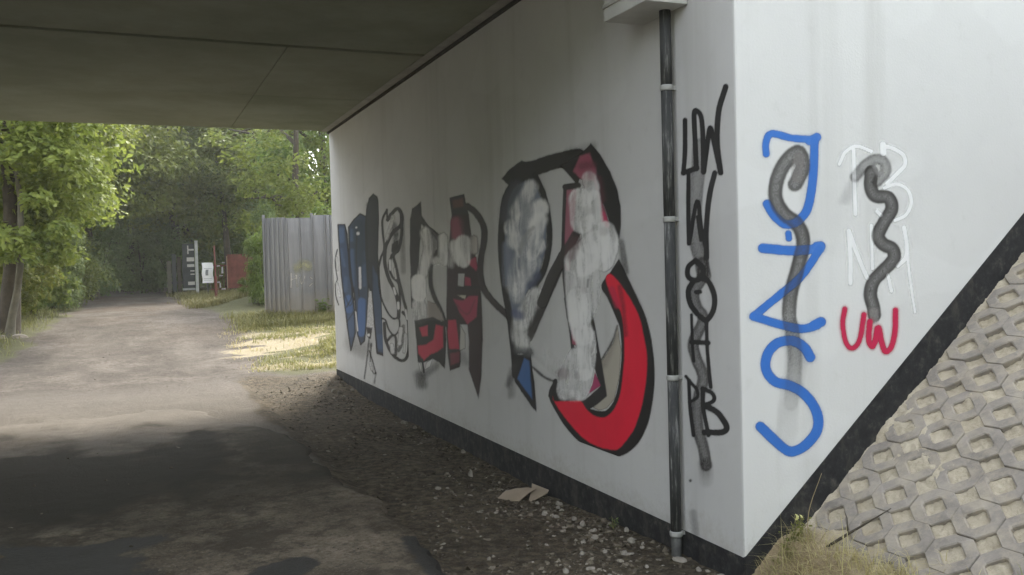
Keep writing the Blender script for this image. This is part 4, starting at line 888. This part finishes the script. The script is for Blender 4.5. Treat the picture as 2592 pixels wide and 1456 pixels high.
for a in ((-5.6, 18.0, 0, 1, 1.05, 1.15, 'bush at the left edge behind the pale leaning trunk'),
          (-4.95, 20.0, 1, 0, .95, 1.05, 'second bush along the left verge of the road'),
          (-4.75, 22.6, 2, 2, 1.05, 1.3, 'tall dark bush midway along the left verge'),
          (-4.6, 25.4, 0, 0, 1.05, 1.2, 'green bush farther along the left verge'),
          (-4.5, 28.4, 1, 2, 1.15, 1.35, 'dark bush just before the road bends'),
          (-3.9, 32.4, 2, 2, 1.3, 1.5, 'dark bush at the left end of the road'),
          (-2.4, 33.8, 0, 2, 1.3, 1.5, 'dark bush straight at the end of the road'),
          (-1.35, 33.2, 1, 2, 1.1, 1.4, 'dark bush behind the plank fence'),
          (.28, 19.4, 2, 0, .55, 1.05, 'tall grey green bush against the left end of the fence'),
          (.80, 21.4, 0, 2, .70, 1.25, 'dark bush behind the corner of the metal fence'),
          (.62, 24.4, 1, 0, .45, .45, 'low bush in front of the red gate'),
          (1.0, 33.6, 1, 0, 1.2, 1.5, 'bush behind the red gate'),
          (2.0, 20.8, 1, 0, 1.1, 1.5, 'bush showing just above the metal fence'),
          (-.9, 39.0, 1, 2, 1.9, 2.2, 'dark undergrowth bush behind the dark board'), (.9, 37.5, 0, 0, 1.9, 2.2, 'green undergrowth bush behind the notice'), (2.3, 36.0, 2, 2, 1.9, 2.2, 'dark undergrowth bush right of the red gate'), (-3.0, 38.0, 2, 2, 1.9, 2.3, 'dark undergrowth bush behind the end of the road'), (-5.2, 36.5, 0, 2, 2.0, 2.4, 'dark undergrowth bush behind the road bend'),
          (-6.6, 24, 0, 2, 1.5, 1.7, 'large dark bush deep in the left tree row'),
          (-6.9, 30, 1, 2, 1.8, 1.9, 'large dark bush deepest in the left tree row')): bush(*a)

def blades(P, h, wd, lean, seed, nseg=2):
    """P (n,3) base points -> bent tapering blades, one mesh"""
    r = np.random.default_rng(seed); n = len(P); h = (h * (.5 + r.random(n)))[:, None]; a = r.random(n) * 6.283
    d = np.stack([np.cos(a), np.sin(a), a * 0], 1); s = np.stack([-np.sin(a), np.cos(a), a * 0], 1) * (wd * (.6 + .8 * r.random(n)))[:, None]
    ln = (lean * (.3 + 1.2 * r.random(n)))[:, None]; up = np.array([0, 0, 1.])
    mid = P + up * h * .58 + d * ln * h * .35; tip = P + up * h * (1 - .25 * ln) + d * ln * h * 1.1
    V = np.stack([P - s, P + s, mid - s * .7, mid + s * .7, tip], 1).reshape(-1, 3); i = np.arange(n)[:, None] * 5
    return V, np.concatenate([i + [0, 1, 3], i + [0, 3, 2], i + [2, 3, 4]], 0)
def scatter(x0, x1, y0, y1, n, seed, dens=None):
    r = np.random.default_rng(seed); x = r.uniform(x0, x1, n); y = r.uniform(y0, y1, n)
    if dens is not None: k_ = r.random(n) < dens(x, y); x, y = x[k_], y[k_]
    return np.stack([x, y, ground_h(x, y) - .01], 1)
def grass_obj(name, label, parts, mat):
    Vs = []; Fs = []; n = 0
    for V, F in parts: Vs.append(V); Fs.append(F + n); n += len(V)
    tag(link(name, npmesh(name, np.vstack(Vs), np.vstack(Fs)), mat), label, 'grass', kind='stuff')
def left_d(x, y): return sst(-4.2, -5.0, x + .75 * sst(19, 10, y) - (fbm(x * .9, y * .9, 11) - .5) * .8) * (.35 + .65 * sst(.4, .6, fbm(x * 2, y * 2, 90)))
grass_obj('verge_grass', 'short green grass on the left verge of the road', [blades(scatter(-7, -3.9, 10.8, 24, 16000, 1, left_d), .13, .006, .7, 2)], M_GRASS)
def bank_d(x, y): return sst(.45, .62, fbm(x * 1.3, y * 2.6, 92)) * sst(-1.25, -.4, x)
grass_obj('bank_grass', 'sunlit patchy grass on the sandy bank by the wall end', [blades(scatter(-1.4, 2.2, 10.2, 15.4, 16000, 3, bank_d), .085, .006, .8, 4), blades(scatter(.2, 1.8, 10.4, 13.0, 5000, 31, bank_d), .13, .006, .8, 32)], M_GRASS)
grass_obj('fence_grass', 'taller grass and weeds at the foot of the metal fence', [blades(scatter(-1.2, 2.2, 14.8, 17.2, 9000, 5, lambda x, y: sst(-1.1, -.3, x) * .9), .16, .007, .7, 6)], M_GRASS)
grass_obj('road_end_grass', 'green grass around the red post and grey post', [blades(scatter(-2.0, 1.2, 20.5, 31, 14000, 7, lambda x, y: sst(-1.7, -.9, x + (fbm(x, y, 5) - .5)) * .9), .17, .009, .7, 8)], M_GRASS)
def bank_s(x, y): return sst(.5, .66, fbm(x * 2, y * 4, 94)) * .5
grass_obj('bank_straw', 'dry straw coloured grass lying on the sandy bank', [blades(scatter(-1.3, 2, 10.2, 15, 7000, 9, bank_s), .07, .005, 1.1, 10)], M_STRAW)

# dry grass and weeds where the paved slope meets the corner
def on_slope(n, seed, s0, s1, y0, y1, p=1.0):
    r = np.random.default_rng(seed); s = s0 + (s1 - s0) * r.random(n) ** p; y = r.uniform(y0, y1, n)
    return slope_pt(s, y, np.full(n, .015))
cg = [blades(on_slope(1300, 21, .08, .44, -.85, -.02), .105, .0020, 1.2, 22), blades(on_slope(26, 23, .12, .45, -.6, -.03), .26, .0012, .8, 24), blades(on_slope(60, 25, .2, .6, -1.3, -.8), .06, .0015, 1.0, 26)]
grass_obj('dry_corner_grass', 'dry yellow grass at the foot of the paved slope', cg, M_STRAW)
gg = [blades(on_slope(240, 27, .12, .36, -.22, -.02), .075, .0022, .9, 28), blades(on_slope(70, 29, .10, .30, -.5, -.15), .07, .0020, 1.0, 30), blades(on_slope(60, 33, .4, .8, -1.5, -1.15), .05, .002, .9, 34)]
grass_obj('corner_grass', 'fresh green grass tuft at the corner of the wing wall', gg, M_GRASS)
# long bent stalks, each a tapering tube
def stalk(pts, r, mat, label):
    o = MB().tube([tuple(p) for p in smooth_line(pts, 5)], list(np.linspace(r, r * .35, len(smooth_line(pts, 5)))), 5).build('grass_stalk', mat, smooth=True); tag(o, label, 'grass stalk'); return o
def sp(s, y, u): return tuple(slope_pt(np.array(float(s)), np.array(float(y)), np.array(float(u))))
stalk([sp(.26, -.32, 0), sp(.34, -.24, .08), sp(.50, -.16, .16), sp(.72, -.10, .20)], .0036, M_STRAW, 'longest straw stalk leaning up along the black plinth')
stalk([sp(.24, -.50, 0), sp(.31, -.50, .10), sp(.42, -.47, .17), sp(.52, -.40, .21)], .0036, M_STRAW, 'straw stalk leaning over the lowest pavers')
stalk([sp(.26, -.62, 0), sp(.33, -.66, .08), sp(.46, -.62, .12), sp(.50, -.60, .13)], .0026, M_STRAW, 'bent straw stalk farthest right at the slope foot')
stalk([sp(.20, -.18, 0), sp(.26, -.16, .12), sp(.34, -.20, .20), sp(.37, -.27, .20)], .0022, M_STRAW, 'arching straw stalk in front of the plinth corner')
tw = MB().tube([sp(.42, -.26, .03), sp(.48, -.30, .035), sp(.53, -.32, .03), sp(.62, -.38, .035), sp(.74, -.44, .03)], [.006, .008, .007, .005, .002], 6); tw.tube([sp(.53, -.32, .035), sp(.60, -.27, .05), sp(.63, -.23, .05)], [.004, .003, .0015], 5)
tag(tw.build('dead_twig', mat_simple('dead_twig', (.060, .050, .036), .9, .3, 20), smooth=True), 'dark forked twig lying across the lowest pavers', 'twig')
# leafy weed against the plinth
def weed(name, base, n, hgt, spread, seed, label, leaf=.035, flower=None):
    r = random.Random(seed); t = empty(name, base); tag(t, label, 'weed'); P = []; N = []
    for k_ in range(n):
        a = r.uniform(0, 6.28); L = spread * r.uniform(.3, 1); e = Vector((math.cos(a) * L, -abs(math.sin(a)) * L, hgt * r.uniform(.6, 1)))
        MB().tube([(0, 0, -.02), e * .5 + Vector((0, 0, .03)), e], [.003, .0022, .001], 5).build('stem', M_GRASS, t)
        for q in range(9):
            f = r.uniform(.25, 1); P.append(np.array(e * f) + np.array([r.uniform(-.03, .03), -abs(r.uniform(-.03, .03)), r.uniform(-.02, .03)])); N.append(np.array([r.uniform(-.6, .6), r.uniform(-.9, .2), .7]))
    N = np.array(N); N /= np.linalg.norm(N, axis=1, keepdims=True); V, F = leaf_cloud(np.array(P), N, leaf, seed); link('leaves', npmesh('leaves', V, F), LEAF_B if flower else LEAF_C, t)
    if flower:
        V, F = leaf_cloud(np.array([np.array(flower) + np.random.default_rng(k_).normal(size=3) * .006 for k_ in range(14)]), np.array([[.2, -.8, .55]] * 14), .022, 5)
        link('flower', npmesh('flower', V, F), mat_simple('pale_yellow_petal', (.60, .58, .25), .7, .1), t)
weed('plinth_weed', sp(.30, -.05, .0), 7, .24, .11, 3, 'leafy weed with a pale yellow flower against the black plinth', .026, (.02, -.06, .22))
weed('fence_weed', (1.08, 16.35, gz(1.08, 16.35)), 8, .42, .22, 5, 'small dark weed at the foot of the metal fence', .10)
weed('gravel_sprout', (-.085, 1.21, gz(-.085, 1.21)), 3, .085, .03, 8, 'tiny green sprout growing in the gravel by the plinth', .020)

# ------------------------------------------------------------------ stones and litter
bm = bmesh.new(); bmesh.ops.create_icosphere(bm, subdivisions=1, radius=1); ICO_V = np.array([v.co[:] for v in bm.verts]); ICO_F = np.array([[v.index for v in f.verts] for f in bm.faces]); bm.free()
bm = bmesh.new(); bmesh.ops.create_icosphere(bm, subdivisions=2, radius=1); IC2_V = np.array([v.co[:] for v in bm.verts]); IC2_F = np.array([[v.index for v in f.verts] for f in bm.faces]); bm.free()
def rocks(P, size, seed, flat=.6):
    r = np.random.default_rng(seed); n = len(P); k_ = len(ICO_V)
    sh = ICO_V[None] * (1 + .30 * r.normal(size=(n, k_, 1)).clip(-1.2, 1.2)); sc = size[:, None, None] * np.stack([.7 + .6 * r.random(n), .7 + .6 * r.random(n), flat * (.6 + .6 * r.random(n))], 1)[:, None, :]
    v = sh * sc; a = r.random(n) * 6.283; ca, sa = np.cos(a)[:, None], np.sin(a)[:, None]
    v = np.stack([v[..., 0] * ca - v[..., 1] * sa, v[..., 0] * sa + v[..., 1] * ca, v[..., 2]], -1)
    tl = r.normal(size=(n, 2)) * .35; v[..., 2] += v[..., 0] * tl[:, :1] + v[..., 1] * tl[:, 1:]
    V = (v + P[:, None, :]).reshape(-1, 3); F = (ICO_F[None] + (np.arange(n) * k_)[:, None, None]).reshape(-1, 3); return V, F
def gd(x, y): return (.25 + .75 * sst(-1.0, -.1, x)) * (.25 + .75 * sst(.42, .62, fbm(x * 1.6, y * 1.6, 97))) * (.5 + .5 * sst(3.5, .5, y))
Pg = scatter(-1.38, -.02, -.9, 9.6, 46000, 40, gd); rs = np.random.default_rng(41)
Vg, Fg = rocks(Pg + np.array([0, 0, .006]), .004 + .018 * rs.random(len(Pg)) ** 2.2, 42)
Pb = scatter(-1.25, -.03, -.6, 3.2, 650, 44, lambda x, y: (.15 + .85 * sst(-.75, -.05, x)) * (.2 + .8 * sst(.5, .6, fbm(x * 2, y * 2, 99)))); Vb, Fb = rocks(Pb + np.array([0, 0, .010]), .008 + .016 * rs.random(len(Pb)) ** 1.5, 45)
Pf = np.vstack([scatter(-5, -1.2, 9, 16, 120, 46), scatter(-4.6, -1.45, .6, 5, 120, 48) * np.array([1, 1, .35]) + np.array([0, 0, .008])]); Vf, Ff = rocks(Pf + np.array([0, 0, .008]), .004 + .014 * rs.random(len(Pf)) ** 3, 47)
tag(link('gravel', npmesh('gravel', np.vstack([Vg, Vb, Vf]), np.vstack([Fg, Fb + len(Vg), Ff + len(Vg) + len(Vb)])), M_GRAV), 'loose gravel and crushed stone strewn along the foot of the wall', 'gravel', kind='stuff')
def stone(x, y, sx, sy, sz, seed, label, z=None, rz=0, group='pale stones by the wall'):
    r = np.random.default_rng(seed); v = IC2_V * np.array([sx, sy, sz]); 
    for k_ in range(9):      # knock flat facets off
        d = r.normal(size=3); d[2] = abs(d[2]) * .6; d /= np.linalg.norm(d); lim = (np.abs(v @ d)).max() * r.uniform(.62, .85); over = np.clip(v @ d - lim, 0, None); v = v - over[:, None] * d
    v = v + r.normal(size=v.shape) * min(sx, sy, sz) * .03
    o = link('stone', npmesh('stone', v, IC2_F), M_STONE); o.location = (x, y, (gz(x, y) if z is None else z) + sz * .55); o.rotation_euler = (0, 0, rz); tag(o, label, 'stone', group)
stone(-.085, .475, .055, .042, .034, 1, 'blocky white stone at the foot of the drainpipe', z=-.10)
stone(-.075, .30, .018, .030, .036, 2, 'upright white stone between the drainpipe and the corner', z=-.11)
stone(-.035, .165, .050, .040, .042, 3, 'rounded white stone against the black plinth near the corner', z=-.12, rz=.5)
stone(-.03, .055, .055, .035, .036, 4, 'angular grey white stone touching the corner of the plinth', z=-.12, rz=.9)
stone(-.16, .50, .050, .032, .022, 5, 'flat pale stone just left of the drainpipe foot', z=-.10)
stone(-.21, .44, .026, .022, .022, 6, 'small pale stone left of the flat one near the pipe', z=-.10)
stone(-.28, .70, .046, .030, .016, 7, 'pale flat stone lying out in the gravel', z=-.09)
stone(-.60, .57, .050, .030, .024, 8, 'cream wedge shaped stone in the middle of the gravel', z=-.09, rz=.6)
stone(-.10, 1.26, .028, .022, .026, 9, 'cream stone beside the tiny sprout', z=-.13)
stone(-.13, 1.85, .034, .026, .030, 10, 'pale stone against the plinth right of the cardboard', z=-.16)
stone(-.06, 2.02, .030, .022, .026, 11, 'pale stone tucked between cardboard and plinth', z=-.16)
stone(-.26, 2.51, .032, .024, .022, 12, 'pale stone sitting on the back edge of the cardboard', z=-.15)
stone(-.32, 3.15, .014, .030, .050, 13, 'upright sliver of pale stone behind the cardboard', z=-.15, rz=.3)
stone(-.92, .30, .030, .020, .014, 14, 'pale stone at the edge of the damp patch', z=-.07)
r_ = random.Random(5)
for k_ in range(24):
    x = -.04 - abs(r_.gauss(0, .22)); y = r_.uniform(.1, 2.2); s = r_.uniform(.012, .024)
    stone(x, y, s * r_.uniform(.9, 1.5), s, s * r_.uniform(.6, 1), 100 + k_, 'small pale stone scattered in the gravel beside the wall', rz=r_.uniform(0, 3), group='small stones scattered in the gravel')
for k_ in range(10):
    y = r_.uniform(4, 9.3); s = r_.uniform(.018, .034); x = -.05 - abs(r_.gauss(0, .15))
    stone(x, y, s * 1.3, s, s * .8, 200 + k_, 'small pale stone at the far foot of the wall', rz=r_.uniform(0, 3), group='small stones at the far foot of the wall')
# folded cardboard
M_CARD = mat_simple('cardboard', (.38, .31, .23), .9, .12, 6)
def sheet_obj(name, pts, th, mat, label, cat, off):
    n = len(pts[0]); V = []; 
    for row in pts: V += row
    me = bpy.data.meshes.new(name); F = [(r * n + c, r * n + c + 1, (r + 1) * n + c + 1, (r + 1) * n + c) for r in range(len(pts) - 1) for c in range(n - 1)]
    me.from_pydata([(p[0] + off[0], p[1] + off[1], p[2] + off[2]) for p in V], [], F); o = link(name, me, mat); s = o.modifiers.new('thickness', 'SOLIDIFY'); s.thickness = th; s.offset = 0
    if cat: tag(o, label, cat)
    return o
CZ0 = -.125
sheet_obj('cardboard_piece', [[(-.42, 2.34, CZ0), (-.36, 2.20, CZ0 + .008), (-.31, 2.17, CZ0 + .012)], [(-.30, 2.47, CZ0 + .01), (-.23, 2.34, CZ0 + .028), (-.19, 2.27, CZ0 + .03)], [(-.20, 2.50, CZ0 + .012), (-.14, 2.40, CZ0 + .035), (-.105, 2.33, CZ0 + .034)]], .004, M_CARD, 'folded piece of brown cardboard lying by the plinth', 'cardboard', (0, 0, 0))
sheet_obj('cardboard_flap', [[(-.235, 2.18, CZ0 - .004), (-.21, 2.16, CZ0 - .002)], [(-.12, 2.38, CZ0 + .016), (-.05, 2.25, CZ0 + .014)], [(-.07, 2.48, CZ0 + .04), (-.012, 2.30, CZ0 + .022)]], .004, M_CARD, 'smaller cardboard flap sticking out beside the folded piece', 'cardboard', (0, 0, 0))
sheet_obj('litter_scrap', [[(-.135, 1.215, -.105), (-.105, 1.20, -.10)], [(-.125, 1.245, -.103), (-.095, 1.23, -.098)]], .003, M_PLATE, 'small white litter scrap beside the sprout', 'litter', (0, 0, 0))
# concrete lump at the foot of the left trunk
stone(-4.78, 15.3, .17, .12, .06, 300, 'pale concrete lump at the foot of the leaning trunk', rz=.2, group='rubble at the left verge')
stone(-5.05, 15.2, .09, .08, .05, 301, 'smaller pale lump left of the leaning trunk foot', group='rubble at the left verge')
stone(.52, 19.1, .10, .08, .07, 302, 'pale rubble piece under the bush by the fence', group='rubble at the left verge')

# thin haze volume added over everything to lift shadows and soften the view
hz = MB().box((-330, -330, -4), (330, 330, 26)).build('haze', None)
hm = bpy.data.materials.new('haze'); hm.use_nodes = True; hn = hm.node_tree; hn.nodes.clear()
ho = hn.nodes.new('ShaderNodeOutputMaterial'); hv = hn.nodes.new('ShaderNodeVolumePrincipled'); hv.inputs['Color'].default_value = (.93, .95, .90, 1); hv.inputs['Density'].default_value = .0013; hv.inputs['Anisotropy'].default_value = .3
hn.links.new(hv.outputs[0], ho.inputs['Volume']); hz.data.materials.append(hm); tag(hz, kind='stuff')
# the wood behind the viewer: one mass that nobody sees, added only to block low sky and darken the upper wall
rw = np.random.default_rng(77); nW = 9000
Pw = np.stack([rw.uniform(-34, 26, nW), rw.uniform(-24, -15, nW), 9.5 * rw.random(nW) ** .8], 1); Pw[:, 2] *= .75 + .5 * vnoise(Pw[:, 0] * .3, Pw[:, 1] * .3, 7)
Nw = rw.normal(size=(nW, 3)); Nw /= np.linalg.norm(Nw, axis=1, keepdims=True)
Vw, Fw = leaf_cloud(Pw, Nw, .95, 78, .7); tag(link('sky_blocker', npmesh('sky_blocker', Vw, Fw), LEAF_C), 'unseen leafy wood on the near side of the bridge', 'screen', kind='stuff')
